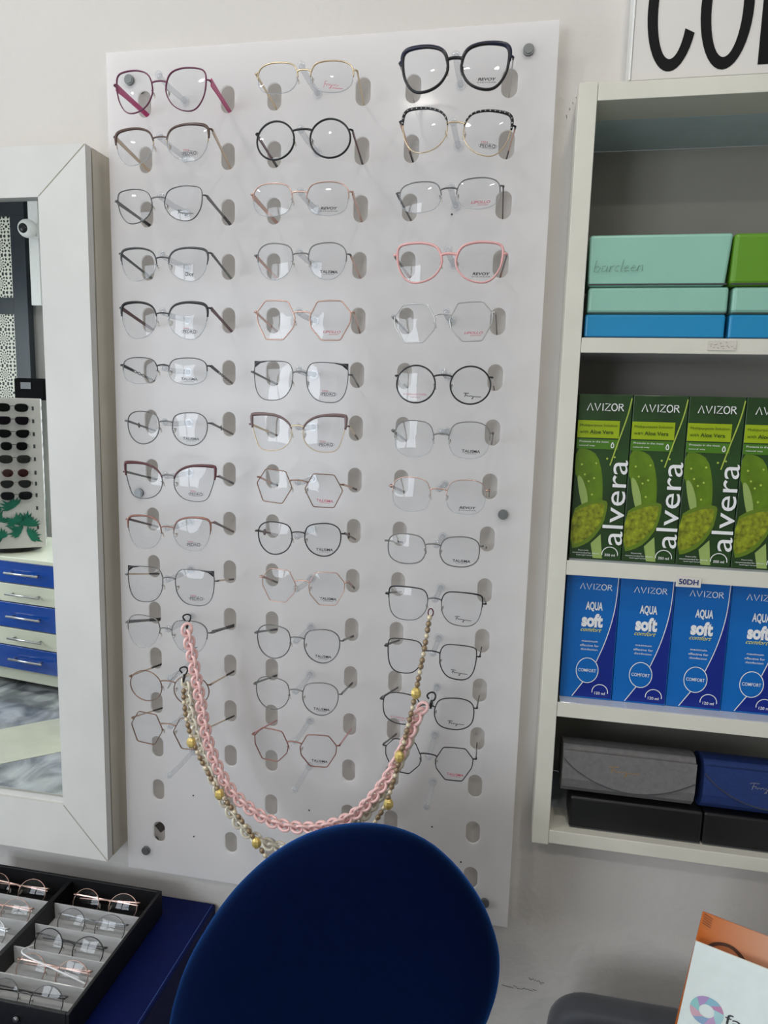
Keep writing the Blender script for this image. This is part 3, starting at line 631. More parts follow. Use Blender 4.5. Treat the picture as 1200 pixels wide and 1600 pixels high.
for c, r, (zx, zy, zs), Lb, Rb, shape, opt, label in G:
    f2 = lambda x, y: aY(zx + x / zs, zy + y / zs, YG)
    lc = f2((Lb[0] + Lb[1]) / 2, (Lb[2] + Lb[3]) / 2); rc = f2((Rb[0] + Rb[1]) / 2, (Rb[2] + Rb[3]) / 2)
    wl_ = (f2(Lb[1], Lb[2]) - f2(Lb[0], Lb[2])).length; wr_ = (f2(Rb[1], Rb[2]) - f2(Rb[0], Rb[2])).length
    hl = (f2(Lb[0], Lb[3]) - f2(Lb[0], Lb[2])).length; hr = (f2(Rb[0], Rb[3]) - f2(Rb[0], Rb[2])).length
    mid = (lc + rc) / 2; dd = rc - lc; w = (wl_ + wr_) / 2; h = (hl + hr) / 2; gap = max(.009, dd.length - w)
    phi = math.atan2(dd.z, dd.x)
    # rotate the frame slightly about its wrapped ends
    mid.y = YG - KX * .034 ** 2 + .0004
    tz = Z0 - PITCH * r - HH + .0035 + max(0, opt.get('tw', .0016) - .002)
    targets = [(HX[2 * c] + .002, .017, tz - .001), (HX[2 * c + 1] - .001, .017, tz - .001)]
    GL[(c, r)] = make_glasses(label, mid, (.0, -phi, 0), w - .0012, h - .0012, gap + .0012, shape, targets=targets, **opt)

# ------------------------------------------------------------------ eyeglass chains
def chain_link(m, name='link', L_=.0094, W_=.0068, r=.0024):
    pts = [Vector((L_ * math.cos(u), 0, W_ * math.sin(u))) for u in [2 * PI * k / 14 for k in range(14)]]
    o = MB(); vs = []; n = 6; mm = len(pts)
    for i, p in enumerate(pts):
        t = (pts[(i + 1) % mm] - pts[i - 1]).normalized(); u = Vector((0, 1, 0)); w = t.cross(u)
        for k in range(n): an = 2 * PI * k / n; vs.append(p + u * math.cos(an) * r + w * math.sin(an) * r)
    fs = [(i * n + k, ((i + 1) % mm) * n + k, ((i + 1) % mm) * n + (k + 1) % n, i * n + (k + 1) % n) for i in range(mm) for k in range(n)]
    o.add(vs, fs, True); return o.build(name, m)
def path3(pxs, Y, n):
    p = chaikin([tuple(aY(x, y, yy)) for x, y, yy in [(q[0], q[1], q[2] if len(q) > 2 else Y) for q in pxs]], 3, False); return resample(p, n, False)
PINKL = mat('pink_resin', srgb(240, 196, 192), .18, coat=.4, var=.05, scale=80); IVORY = mat('ivory_resin', srgb(226, 218, 198), .18, coat=.4, var=.08, scale=60)
def link_chain(label, pts_px, Y, m, pitch, name='eyeglass_chain', seed=1):
    base = aY(pts_px[0][0], pts_px[0][1], Y); raw = path3(pts_px, Y, 400)
    ln = sum((raw[i + 1] - raw[i]).length for i in range(399)); n = min(98, int(ln / pitch)); pts = resample([tuple(p) for p in raw], n, False)
    t = thing(name, label, 'eyeglass chain', base, group='chains hanging in front of the panel'); first = chain_link(m)
    for i, p in enumerate(pts):
        o = first if i == 0 else first.copy()
        if i: COL.objects.link(o)
        o.parent = t; tg_ = (pts[min(i + 1, n - 1)] - pts[max(i - 1, 0)]).normalized(); yv = Vector((0, 1, 0)); yv = (yv - tg_ * yv.dot(tg_)).normalized(); zv = tg_.cross(yv)
        tw_ = math.radians(38 if i % 2 else -32); M3 = Matrix((tg_, yv, zv)).transposed() @ Matrix.Rotation(tw_, 3, 'X') @ Matrix.Rotation(.35, 3, 'Y')
        o.matrix_local = Matrix.Translation(p - base) @ M3.to_4x4()
    return t, base
def hook(parent, base, cpx, r=.0058, Y=-.1, m='black'):
    q = aY(cpx[0], cpx[1], Y) - base
    MB().tube([q + Vector((r * math.cos(u), .002 * math.sin(2 * u), r * math.sin(u))) for u in [2 * PI * k / 20 * .86 - 1.0 for k in range(20)]], .0012, False, 8).build('hook', MT[m], parent)
    MB().tube([q + Vector((.001, 0, -r)), q + Vector((.0, 0, -r - .006)), q + Vector((-.0005, 0, -r - .012))], [.0018, .0024, .0012], False, 8).build('clasp', MT['darkmetal'], parent)
t, base = link_chain('pink resin curb-link chain draped in front of the white chain', [(292, 984), (297, 1010), (304, 1045), (313, 1095), (322, 1150), (336, 1192), (358, 1234), (388, 1263), (420, 1283), (455, 1293), (495, 1294), (530, 1286), (560, 1270), (590, 1238), (615, 1200), (634, 1160), (650, 1122), (660, 1106)], -.112, PINKL, .0094)
hook(t, base, (292, 966), Y=-.101); hook(t, base, (674, 1088), Y=-.104)
t, base = link_chain('ivory resin curb-link chain hanging lowest behind the pink chain', [(292, 1064), (294, 1085), (298, 1110), (309, 1150), (324, 1195), (346, 1243), (370, 1284), (396, 1310), (430, 1324), (465, 1327), (500, 1322), (540, 1306), (575, 1268), (602, 1232), (622, 1195), (640, 1155), (652, 1120)], -.096, IVORY, .0094)
hook(t, base, (287, 1048), Y=-.1)
MB().tube([aY(x, y, -.1) - base for x, y in [(276, 1056), (262, 1076), (268, 1062), (282, 1046)]], .0004, False, 5).build('cord_loop', MT['greymetal'], t)
GOLDB = mat('gold_bead', srgb(216, 190, 112), .3, metal=.35, coat=.4, var=.12, scale=120); BRB = mat('brown_bead', srgb(150, 128, 100), .3, metal=.3, var=.4, scale=200)
bp = [(671, 965), (668, 985), (662, 1020), (655, 1055), (648, 1090), (640, 1125), (630, 1165), (618, 1210), (604, 1256), (588, 1282), (573, 1302), (540, 1345), (490, 1385), (450, 1382), (424, 1352), (402, 1318), (380, 1285), (345, 1242), (322, 1203), (303, 1165), (292, 1130), (287, 1095), (287, 1080)]
base = aY(671, 965, -.124); t = thing('beaded_chain', 'gold and brown beaded chain crossing in front of the pink chain', 'eyeglass chain', base, group='chains hanging in front of the panel')
raw = path3(bp, -.124, 500)
pts = resample([tuple(p) for p in raw], 96, False)
big = [aY(x, y, -.124) for x, y in [(650, 1083), (624, 1182), (607, 1256), (572, 1300), (401, 1317), (343, 1241), (299, 1160)]]
r1 = MB(); r1.ball((0, 0, 0), .0038, .0034, .0046, 8, 6); r1 = r1.build('bead', BRB); r2 = MB(); r2.ball((0, 0, 0), .0034, .0032, .004, 8, 6); r2 = r2.build('bead', mat('cream_bead', srgb(214, 200, 172), .25, metal=.2, var=.2, scale=150))
used = {}
for i, p in enumerate(pts):
    if min((p - q).length for q in big) < .006: continue
    k = i % 3 != 0; src = r1 if k else r2
    o = src if src not in used.values() else src.copy()
    if src not in used.values(): used[k] = src
    else: COL.objects.link(o)
    o.parent = t; d_ = (pts[min(i + 1, 95)] - pts[max(i - 1, 0)]).normalized(); o.matrix_local = Matrix.Translation(p - base) @ (d_.to_track_quat('Z', 'X').to_matrix().to_4x4())
for q in big:
    m3 = MB(); m3.ball(q - base, .0072, .0068, .0088, 7, 6); m3.sm = [False] * len(m3.sm); m3.build('gold_bead', GOLDB, t)
MB().tube([p - base for p in pts], .0006, False, 5).build('cord', MT['darkgold'], t)
q = aY(673, 957, -.106) - base
MB().tube([q + Vector((.0035 * math.cos(u), 0, .0055 * math.sin(u))) for u in [2 * PI * k / 14 for k in range(14)]], .0009, True, 6).build('clasp', MT['burgundy'], t)

# ------------------------------------------------------------------ boxes on the shelf
def kid(mb, name, m, parent): return mb.build(name, m, parent)
DG = mat('aloe_dark_green', srgb(34, 66, 24), .35, var=.45, scale=18, coat=.2); MG = mat('aloe_leaf_green', srgb(96, 128, 18), .35, var=.35, scale=40, coat=.2)
SLG = mat('aloe_slice', srgb(140, 150, 30), .35, var=.65, scale=160, coat=.2); RIND = plast('leaf_rind_print', (96, 122, 30), .35); LIME = plast('lime_band', (150, 172, 20), .35); LG2 = plast('green_band', (72, 118, 28), .35)
WHT = MT['whiteprint']; DKT = plast('dark_green_print', (40, 70, 20), .4); BUB = plast('bubble_print', (170, 190, 80), .3); CUT = plast('leaf_rib_print', (148, 170, 96), .35)
AVZ = [[(-.5, -.5), (-.42, .5), (-.34, -.5)], [(-.3, .5), (-.22, -.5), (-.14, .5)], [(-.07, .5), (-.07, -.5)], [(-.01, .46), (.13, .46), (-.01, -.46), (.14, -.46)], arc(.245, 0, .075, .47, 0, 2 * PI, 20), [(.37, -.5), (.37, .46), (.46, .42), (.48, .24), (.44, .06), (.37, .03)], [(.42, .02), (.5, -.5)]]
aw, ah = .0700, .2288
def leaf_layers(parent):
    Yf = -.0004
    def lay(name, loop, m, dy):
        v, f2_ = fill2d([loop], 0); MB().add([(x, y + Yf - dy * 2.5, z) for x, y, z in v], f2_).build(name, m, parent)
    U = lambda u, v: (u * aw, (1 - v) * ah)
    lay('leaf_print', chaikin([U(.004, .325), U(.22, .325), U(.42, .36), U(.53, .47), U(.57, .6), U(.55, .72), U(.25, .74), U(.14, .62), U(.06, .5), U(.004, .47)], 1), MG, .0000)
    lay('leaf_rib_print', chaikin([U(.05, .48), U(.16, .5), U(.28, .6), U(.3, .69), U(.2, .69), U(.1, .58)], 2), CUT, .0001)
    lay('leaf_slice_print', chaikin([U(.004, .70), U(.2, .655), U(.4, .635), U(.64, .63), U(.68, .66), U(.62, .78), U(.42, .88), U(.2, .925), U(.004, .94)], 1), RIND, .0002)
    lay('leaf_gel_print', chaikin([U(.004, .715), U(.2, .68), U(.4, .655), U(.6, .648), U(.63, .67), U(.56, .78), U(.4, .85), U(.2, .9), U(.004, .915)], 1), SLG, .0003)
    lay('leaf_stem_print', [U(.4, .9), U(.58, .84), U(.64, .99), U(.46, .99)], CUT, .0001)
    m3 = MB()
    for u, v_ in ((.13, .42), (.4, .41), (.38, .5), (.2, .48), (.36, .6), (.28, .52), (.6, .38), (.74, .37)): m3.disc((u * aw, (1 - v_) * ah), .0014, Yf - .00035, Yf - .0003, 10)
    m3.build('bubble_print', BUB, parent)
    lay('label_band', [U(.004, .155), U(.79, .155), U(.79, .258), U(.004, .258)], LIME, .0001)
    lay('label_band', [U(.004, .266), U(.79, .266), U(.79, .325), U(.004, .325)], LG2, .0001)
    YL = Yf - .0012
    strokes(MB(), AVZ, .5 * aw, (1 - .075) * ah, .68 * aw, .0098, .0013, YL).build('brand_lettering', WHT, parent)
    put_text(MB(), 'alvera', .80 * aw, (1 - .645) * ah, .118, .0275, YL, bold=.0, ang=PI / 2).build('name_lettering', WHT, parent)
    m3 = MB(); put_text(m3, 'Protects in the most', .33 * aw, (1 - .28) * ah, .55 * aw, .0026, YL); put_text(m3, 'natural way', .2 * aw, (1 - .305) * ah, .3 * aw, .0026, YL); m3.build('fine_print', WHT, parent)
    m3 = MB(); put_text(m3, 'Especially', .27 * aw, (1 - .945) * ah, .2 * aw, .002, YL); put_text(m3, 'recommended for silicone', .32 * aw, (1 - .96) * ah, .52 * aw, .002, YL); put_text(m3, 'hydrogel lenses', .3 * aw, (1 - .975) * ah, .32 * aw, .002, YL); m3.build('fine_print', WHT, parent)
    m3 = MB(); put_text(m3, '350 ml', .78 * aw, (1 - .965) * ah, .2 * aw, .0036, YL, bold=.01); strokes(m3, [arc(0, 0, 1, 1, -.12, PI + .12, 24)], .78 * aw, .0088, .0105, .0105, .0011, YL); m3.build('volume_print', WHT, parent)
    strokes(MB(), [chaikin([(0, .5), (-.3, 0), (-.25, -.4), (0, -.5), (.25, -.4), (.3, 0), (0, .5)], 2, False)], .68 * aw, (1 - .298) * ah, .006, .0075, .0012, YL).build('drop_print', WHT, parent)
    put_text(MB(), 'Multipurpose Solution', .4 * aw, (1 - .185) * ah, .7 * aw, .0044, YL).build('band_lettering', DKT, parent)
    m3 = MB(); put_text(m3, 'with', .13 * aw, (1 - .222) * ah, .16 * aw, .0042, YL); put_text(m3, 'Aloe Vera', .46 * aw, (1 - .222) * ah, .44 * aw, .0052, YL, bold=.015); m3.build('band_lettering', DKT, parent)
    strokes(MB(), [chaikin([(.98, .02), (.93, .12), (.78, .28), (.66, .42)], 2, False)], 0, ah, aw, -ah, .0016, Yf - .001).build('stem_line_print', BUB, parent)
z2 = SHELVES[1][0]; YA = aZ(965, 876.5, z2).y; print('YA', YA)
labs = ['green solution carton standing against the shelf side board', 'green solution carton between the leftmost one and the third', 'third green solution carton from the left', 'green solution carton cut off by the photo edge']
first = None
for i in range(4):
    loc = (.2195 + i * (aw + .0011), YA, z2)
    if i == 0:
        first = thing('solution_box', labs[0], 'carton', loc, group='green cartons on the second shelf')
        MB().box(0, aw, 0, .07, 0, ah, .0008).build('carton', DG, first); leaf_layers(first)
        o = first
    else:
        o = copy_tree(first); o.location = loc; o['label'] = labs[i]
    o.rotation_euler.z = (0, .0, .008, .01)[i]
BLU = mat('carton_blue', srgb(0, 100, 180), .3, var=.05, scale=8, coat=.2); NAV = mat('carton_navy', srgb(8, 36, 130), .3, var=.05, scale=8, coat=.2); YEL = plast('yellow_print', (226, 220, 90), .4)
bw, bh = .0728, .1826
def aqua(parent):
    Yf = -.0004; U = lambda u, v: (u * bw, (1 - v) * bh)
    cv = [U(.965, .0), U(.955, .2), U(.9, .36), U(.8, .53), U(.66, .69)]
    cs = chaikin(cv, 2, False)
    v, f2_ = fill2d([cs + [U(.45, .86), U(.24, .985), U(.985, .985), U(.985, 0.01)]], 0); MB().add([(x, y + Yf, z) for x, y, z in v], f2_).build('navy_print', NAV, parent)
    v, f2_ = fill2d([arc(.5 * bw, (1 - .765) * bh, .205 * bw, .096 * bh * 1.05, 0, 2 * PI, 30)[:-1]], 0); MB().add([(x, y + Yf - .0001, z) for x, y, z in v], f2_).build('ring_fill_print', BLU, parent)
    m3 = MB(); q = lambda L_: [(x / bw, z / bh) for x, z in L_]
    strokes(m3, [q(cs)], 0, 0, bw, bh, .0011, Yf - .0003); strokes(m3, [[(.44, .14), (.24, .012)]], 0, 0, bw, bh, .0012, Yf - .0003)
    m3.build('curve_print', WHT, parent)
    YL = Yf - .0005
    m3 = MB(); strokes(m3, [arc(0, 0, 1, 1, 0, 2 * PI, 36)], .5 * bw, (1 - .765) * bh, .21 * bw, .1 * bh * 1.02, .0011, YL); put_text(m3, 'COMFORT', .5 * bw, (1 - .765) * bh, .34 * bw, .0048, YL, bold=.005); m3.build('ring_print', WHT, parent)
    m3 = MB(); strokes(m3, [arc(0, 0, 1, 1, -.15, PI + .15, 24)], .77 * bw, .012, .15 * bw, .0112, .0011, YL); put_text(m3, '120 ml', .77 * bw, (1 - .945) * bh, .2 * bw, .0042, YL, bold=.01); m3.build('volume_print', WHT, parent)
    strokes(MB(), AVZ, .56 * bw, (1 - .085) * bh, .6 * bw, .0085, .001, YL).build('brand_lettering', WHT, parent)
    put_text(MB(), 'AQUA', .55 * bw, (1 - .245) * bh, .32 * bw, .0145, YL, bold=.03).build('name_lettering', WHT, parent); put_text(MB(), 'soft', .53 * bw, (1 - .355) * bh, .4 * bw, .0205, YL, bold=.05).build('name_lettering', WHT, parent)
    m3 = MB(); put_text(m3, 'maximum', .51 * bw, (1 - .525) * bh, .3 * bw, .0028, YL); put_text(m3, 'effective for', .51 * bw, (1 - .56) * bh, .36 * bw, .0034, YL); put_text(m3, 'disinfection', .51 * bw, (1 - .592) * bh, .32 * bw, .003, YL); m3.build('fine_print', WHT, parent)
    put_text(MB(), 'comfort', .52 * bw, (1 - .43) * bh, .4 * bw, .0062, YL, shear=.5).build('name_lettering', YEL, parent)
z3 = SHELVES[2][0]; YB = aZ(873, 1087, z3).y; print('YB', YB)
labs = ['blue solution carton standing against the shelf side board', 'blue solution carton left of the price sticker', 'blue solution carton below the price sticker', 'blue solution carton cut off by the photo edge']
for i in range(4):
    loc = (.2195 + i * .0738, YB + .001 * i, z3)
    if i == 0:
        fb = thing('solution_box', labs[0], 'carton', loc, group='blue cartons on the third shelf'); MB().box(0, bw, 0, .06, 0, bh, .0008).build('carton', BLU, fb); aqua(fb); o = fb
    else:
        o = copy_tree(fb); o.location = loc; o['label'] = labs[i]
    o.rotation_euler.z = (0, -.01, -.01, .0)[i]
# price sticker and worn label on the shelf edges
a0 = aY(1057, 899, SY - .0008); a1 = aY(1094, 919, SY - .0008)
st_ = thing('price_sticker', 'small curled price sticker on the middle shelf edge', 'sticker', ((a0.x + a1.x) / 2, SY - .0008, (a0.z + a1.z) / 2))
hw, hh = (a1.x - a0.x) / 2, (a0.z - a1.z) / 2
MB().add([(-hw, -.0002, -hh), (hw, -.0012, -hh * .9), (hw * 1.02, -.0016, hh * .8), (-hw * .98, -.0002, hh), (-hw, .0002, -hh), (hw, -.0006, -hh * .9), (hw * 1.02, -.001, hh * .8), (-hw * .98, .0002, hh)], [(0, 1, 2, 3), (7, 6, 5, 4), (0, 4, 5, 1), (1, 5, 6, 2), (2, 6, 7, 3), (3, 7, 4, 0)]).build('paper', plast('paper', (214, 208, 200), .7), st_)
put_text(MB(), '50DH', 0, 0, hw * 1.6, hh * 1.0, -.0019, bold=.02).build('writing', plast('ink_blue', (20, 40, 110), .5), st_)
q = aY(1128, 540, SY - .0008)
wl_ = thing('worn_label', 'worn illegible sticker residue on the upper shelf edge', 'sticker', (q.x, SY - .0008, q.z))
MB().box(-.017, .017, -.0004, 0, -.006, .006).build('paper', plast('paper_residue', (206, 200, 190), .8), wl_)
m3 = MB()
for _ in range(16):
    x = random.uniform(-.015, .015); z = random.uniform(-.004, .0045); strokes(m3, [[(0, 0), (random.uniform(.5, 1), random.uniform(-.6, .6))]], x, z, .0025, .002, .0005, -.0006)
m3.build('writing', MT['rosebrown'], wl_)

# top cell: spectacle cases in two stacks
def case(label, x0, x1, y0, y1, z0, z1, m, bev, cat='eyeglass case', taper=0.0, group='eyeglass cases on the top shelf', name='eyeglass_case'):
    t = thing(name, label, cat, (x0, y0, z0), group=group); w = x1 - x0; d = y1 - y0; h = z1 - z0
    m3 = MB(); m3.box(0, w, 0, d, 0, h, bev); m3.v = [(x + taper * (z / h - .5) * (1 if x > w / 2 else -.3) * w, y + .004 * math.sin(PI * z / h) * -1, z) for x, y, z in m3.v]
    m3.build('case_body', m, t); m4 = MB().box(.001, w - .001, -.001, 0.0005, h * .02, h * .05); m4.build('seam', MT['charcoal'], t)
    return t
MINT = mat('mint_leatherette', srgb(142, 190, 172), .35, var=.05, scale=6, bump=.1, bscale=300, coat=.1); SKY = mat('blue_leatherette', srgb(28, 134, 184), .35, var=.05, scale=6, bump=.1, bscale=300, coat=.1); GRN = mat('green_leatherette', srgb(96, 146, 34), .35, var=.05, scale=6, bump=.1, bscale=300, coat=.1)
zt = SHELVES[0][0]
yc = SY + .008
def zz(px, py): return aY(px, py, yc).z
xs = [.2195, aY(1133, 505, yc).x, aY(1139, 505, yc).x, aY(1139, 505, yc).x + .165]
zb = zz(1020, 491); zm = zz(1020, 448); zt2 = zz(1020, 365.5)
case('sky blue eyeglass case lying under the mint case, left stack', xs[0], xs[1], yc, yc + .07, zt, zb, SKY, .003)
case('sky blue eyeglass case at the bottom of the right stack', xs[2], xs[3], yc, yc + .07, zt, zb, SKY, .003)
case('slim pale mint eyeglass case in the middle of the left stack', xs[0] + .002, aY(1138, 470, yc).x, yc + .001, yc + .07, zb + .0005, zm, MINT, .004)
case('slim pale mint eyeglass case below the green case', aY(1144, 470, yc).x, xs[3], yc + .001, yc + .07, zb + .0005, zm, MINT, .005)
tm = case('large mint eyeglass case with handwritten-style lettering, top of left stack', xs[0], aY(1140, 405, yc).x, yc, yc + .065, zm + .0005, zt2, MINT, .004, taper=.03)
SC_B = [[(-.5, .5), (-.5, -.35), (-.42, -.38), (-.38, -.1), (-.44, .05), (-.5, -.05)], [(-.28, .05), (-.34, .02), (-.34, -.35), (-.26, -.3), (-.24, .05), (-.24, -.38)], [(-.18, .05), (-.18, -.36), (-.17, -.05), (-.1, .08)], [(.0, .05), (-.06, .02), (-.08, -.3), (.0, -.36)], [(.06, .5), (.05, -.36), (.09, -.38)], [(.12, -.15), (.2, -.12), (.17, .05), (.11, -.15), (.14, -.36), (.22, -.32)], [(.26, -.15), (.34, -.12), (.31, .05), (.25, -.15), (.28, -.36), (.36, -.32)], [(.4, .05), (.38, -.36), (.4, -.05), (.47, .06), (.48, -.3), (.5, -.38)]]
qa = aY(930, 410, yc - .002); qb = aY(1005, 426, yc - .002)
m3 = MB(); strokes(m3, [[(x + z * .06, z) for x, z in l] for l in SC_B], (qa.x + qb.x) / 2 - xs[0], aY(968, 418, yc).z - zm, (qb.x - qa.x), .017, .0007, -.0046, .02); m3.build('lettering', plast('grey_lettering', (92, 118, 108), .4), tm)
case('bright green eyeglass case on top of the right stack', aY(1144, 405, yc).x, xs[3], yc, yc + .065, zm + .0005, zt2, GRN, .006, taper=-.02)
# bottom cell
GREYF = mat('grey_fabric', srgb(112, 110, 110), .7, var=.15, scale=120, bump=.3, bscale=500); NAVF = mat('navy_fabric', srgb(24, 48, 104), .7, var=.12, scale=120, bump=.3, bscale=500); BLKF = mat('black_leatherette', srgb(20, 20, 22), .4, var=.1, scale=30, bump=.1, bscale=300)
zf = .8957
yb = aZ(892, 1292, zf).y; 
def XZ(px, py, Y): q = aY(px, py, Y); return q.x, q.z
for (l_, xa, xb) in (('long black case under the grey flap case', XZ(890, 1270, yb)[0], XZ(1097, 1290, yb)[0]), ('long black case under the navy flap case', XZ(1099, 1290, yb)[0], XZ(1099, 1290, yb)[0] + .175)):
    zt_ = XZ(990, 1256, yb)[1]; case(l_, xa, xb, yb, yb + .06, zf, zt_, BLKF, .003, group='cases in the lowest shelf cell')
ztop = XZ(990, 1256, yb)[1] + .0005
def flapcase(label, x0, x1, y0, z0, h, m, ink, strokes_):
    t = thing('eyeglass_case', label, 'eyeglass case', (x0, y0, z0), group='cases in the lowest shelf cell'); w = x1 - x0; d = .07
    prof = chaikin([(0, 0), (d, 0), (d, h * .75), (d * .5, h), (0, h * .97)], 2)
    n = len(prof); m3 = MB().add([(x, a_, b_) for x in (0, w) for a_, b_ in prof], [tuple(range(n)), tuple(reversed(range(n, 2 * n)))] + [(i, i + n, (i + 1) % n + n, (i + 1) % n) for i in range(n)]); m3.build('case_body', m, t)
    fl = chaikin([(0.0005, h * .78), (w * .1, h * .55), (w * .3, h * .3), (w * .55, h * .2), (w * .8, h * .3), (w - .0005, h * .55)], 2, False)
    v, f2_ = fill2d([fl + [(w - .0005, h * .93), (.0005, h * .93)]], .0012); MB().add([(x, y - .0008, z) for x, y, z in v], f2_).build('flap', m, t)
    m4 = MB(); strokes(m4, [[(x / w, z / h) for x, z in fl]], 0, 0, w, h, .0014, -.0016); m4.build('flap_edge', MT['charcoal'], t)
    strokes(MB(), SCRIPT_F, w * .47, h * .62, w * .24, h * .22, .0007, -.0017).build('lettering', ink, t)
    return t
yg = yb - .004
hgz = XZ(985, 1177, yg)[1] - ztop
GOLDI = metal('gold_ink', (200, 160, 90), .4, .6)
flapcase('grey fabric eyeglass case with curved flap and gold script', XZ(879, 1200, yg)[0], XZ(1087, 1225, yg)[0], yg, ztop, hgz, GREYF, GOLDI, 0)
flapcase('navy fabric eyeglass case with curved flap beside the grey one', XZ(1099, 1230, yg)[0], XZ(1099, 1230, yg)[0] + .17, yg, ztop, hgz, NAVF, MT['silver'], 0)

# ------------------------------------------------------------------ navy chair
NAVC = mat('navy_upholstery', srgb(1, 9, 40), .9, var=.1, scale=60, bump=.25, bscale=700, sheen=.7, spec=.05)
NAVC.node_tree.nodes['Principled BSDF'].inputs['Sheen Tint'].default_value = (.05, .24, .85, 1); NAVC.node_tree.nodes['Principled BSDF'].inputs['Sheen Roughness'].default_value = .35
YC = -.27
op = [(270, 1600), (275, 1560), (290, 1508), (318, 1455), (358, 1400), (408, 1356), (458, 1328), (510, 1313), (560, 1308), (612, 1314), (662, 1331), (703, 1360), (740, 1400), (765, 1440), (779, 1480), (782, 1515), (773, 1562), (757, 1600), (722, 1660), (660, 1715), (560, 1750), (440, 1745), (350, 1710), (290, 1660)]
ow = resample(chaikin([(aY(x, y, YC).x, aY(x, y, YC).z) for x, y in op], 2), 96)
cxm = sum(p[0] for p in ow) / 96; czm = sum(p[1] for p in ow) / 96
ch = thing('office_chair', 'navy upholstered swivel chair with tall oval backrest in front of the panel', 'chair', (cxm, YC - .2, 0))
m3 = MB(); vs = []; prof = []
for k in range(9): s = math.sin(PI / 2 * k / 8); prof.append((1 - .045 * (1 - math.sqrt(1 - (1 - k / 8) ** 2)) if k else .955, -.034 + .034 * (k / 8)))
rings = [(0.0, -.043), (.3, -.0425), (.55, -.041), (.75, -.038), (.88, -.033), (.95, -.026), (.985, -.016), (1.0, -.003), (1.0, .006), (.985, .018), (.95, .026), (.85, .033), (.6, .037), (0.0, .039)]
for s, dy in rings[1:-1]:
    for p in ow: vs.append(((p[0] - cxm) * s, .2 + dy + .55 * ((p[0] - cxm) * s) ** 2 * -1 + .02 , czm + (p[1] - czm) * s))
nr = len(rings) - 2; n = 96; vs.append((0, .2 + rings[0][1] + .02, czm)); vs.append((0, .2 + rings[-1][1] + .02, czm))
fs = [(k * n + i, k * n + (i + 1) % n, (k + 1) * n + (i + 1) % n, (k + 1) * n + i) for k in range(nr - 1) for i in range(n)]
fs += [(nr * n, (i + 1) % n, i) for i in range(n)] + [(nr * n + 1, (nr - 1) * n + i, (nr - 1) * n + (i + 1) % n) for i in range(n)]
m3.add(vs, fs, True); m3.build('backrest', NAVC, ch)
CHM = plast('chair_black', (24, 24, 26), .5)
MB().tube([(0, .25, .62), (0, .262, .5), (0, .24, .41), (0, .1, .395)], .02, False, 10).build('back_support', CHM, ch)
m3 = MB(); m3.box(-.22, .22, -.22, .2, .415, .48, .03); m3.build('seat', NAVC, ch)
MB().cylz((0, 0), .03, .12, .412, 20).build('gas_lift', CHM, ch)
for k in range(5):
    a_ = 2 * PI * k / 5 + .3; c_, s_ = math.cos(a_), math.sin(a_)
    lg = MB().tube([(c_ * .025, s_ * .025, .12), (c_ * .15, s_ * .15, .1), (c_ * .27, s_ * .27, .07)], [.022, .018, .014], False, 8).build('leg', CHM, ch)
    MB().ball((c_ * .27, s_ * .27, .0285), .026, .026, .0285).build('caster', CHM, lg)

# ------------------------------------------------------------------ second chair (charcoal), lower right
GRC = mat('charcoal_upholstery', srgb(62, 64, 70), .6, var=.08, scale=60, bump=.2, bscale=600, sheen=.2)
g0 = aY(855, 1598, -.1); gt = aY(905, 1563, -.1).z
gx = g0.x + .21
ch2 = thing('grey_chair', 'charcoal grey chair whose rounded back shows below the shelf unit', 'chair', (gx, -.32, 0))
m3 = MB(); hw_, r_ = .21, .05; zt_, zb_ = gt, .5
rr_ = []
for (cx_, cz_, a0_) in ((hw_ - r_, zt_ - r_, 0), (-hw_ + r_, zt_ - r_, PI / 2), (-hw_ + r_, zb_ + r_, PI), (hw_ - r_, zb_ + r_, 1.5 * PI)): rr_ += arc(cx_, cz_, r_, r_, a0_, a0_ + PI / 2, 8)
n = len(rr_); vs = []; czz = (zt_ + zb_) / 2
rg = [(.9, -.022), (.96, -.021), (.99, -.016), (1, -.006), (1, .006), (.99, .016), (.96, .021), (.9, .022)]
for s, dy in rg:
    for x, z in rr_: vs.append((x * s, .22 + dy, czz + (z - czz) * s))
fs = [(k * n + i, k * n + (i + 1) % n, (k + 1) * n + (i + 1) % n, (k + 1) * n + i) for k in range(len(rg) - 1) for i in range(n)] + [tuple(reversed(range(n))), tuple(range((len(rg) - 1) * n, len(rg) * n))]
m3.add(vs, fs, True).build('backrest', GRC, ch2)
MB().box(-.2, .2, -.22, .18, .42, .47, .02).build('seat', GRC, ch2)
for sx_ in (-1, 1):
    MB().tube([(sx_ * .17, .19, .0), (sx_ * .17, .19, .44), (sx_ * .17, .215, .6)], .012, False, 8).build('leg', CHM, ch2)
    MB().tube([(sx_ * .17, -.19, .0), (sx_ * .17, -.18, .42)], .012, False, 8).build('leg', CHM, ch2)

# ------------------------------------------------------------------ leaflets on a white counter, right
t = thing('white_counter', 'small white counter table carrying the leaflets', 'table', (.78, -.33, 0))
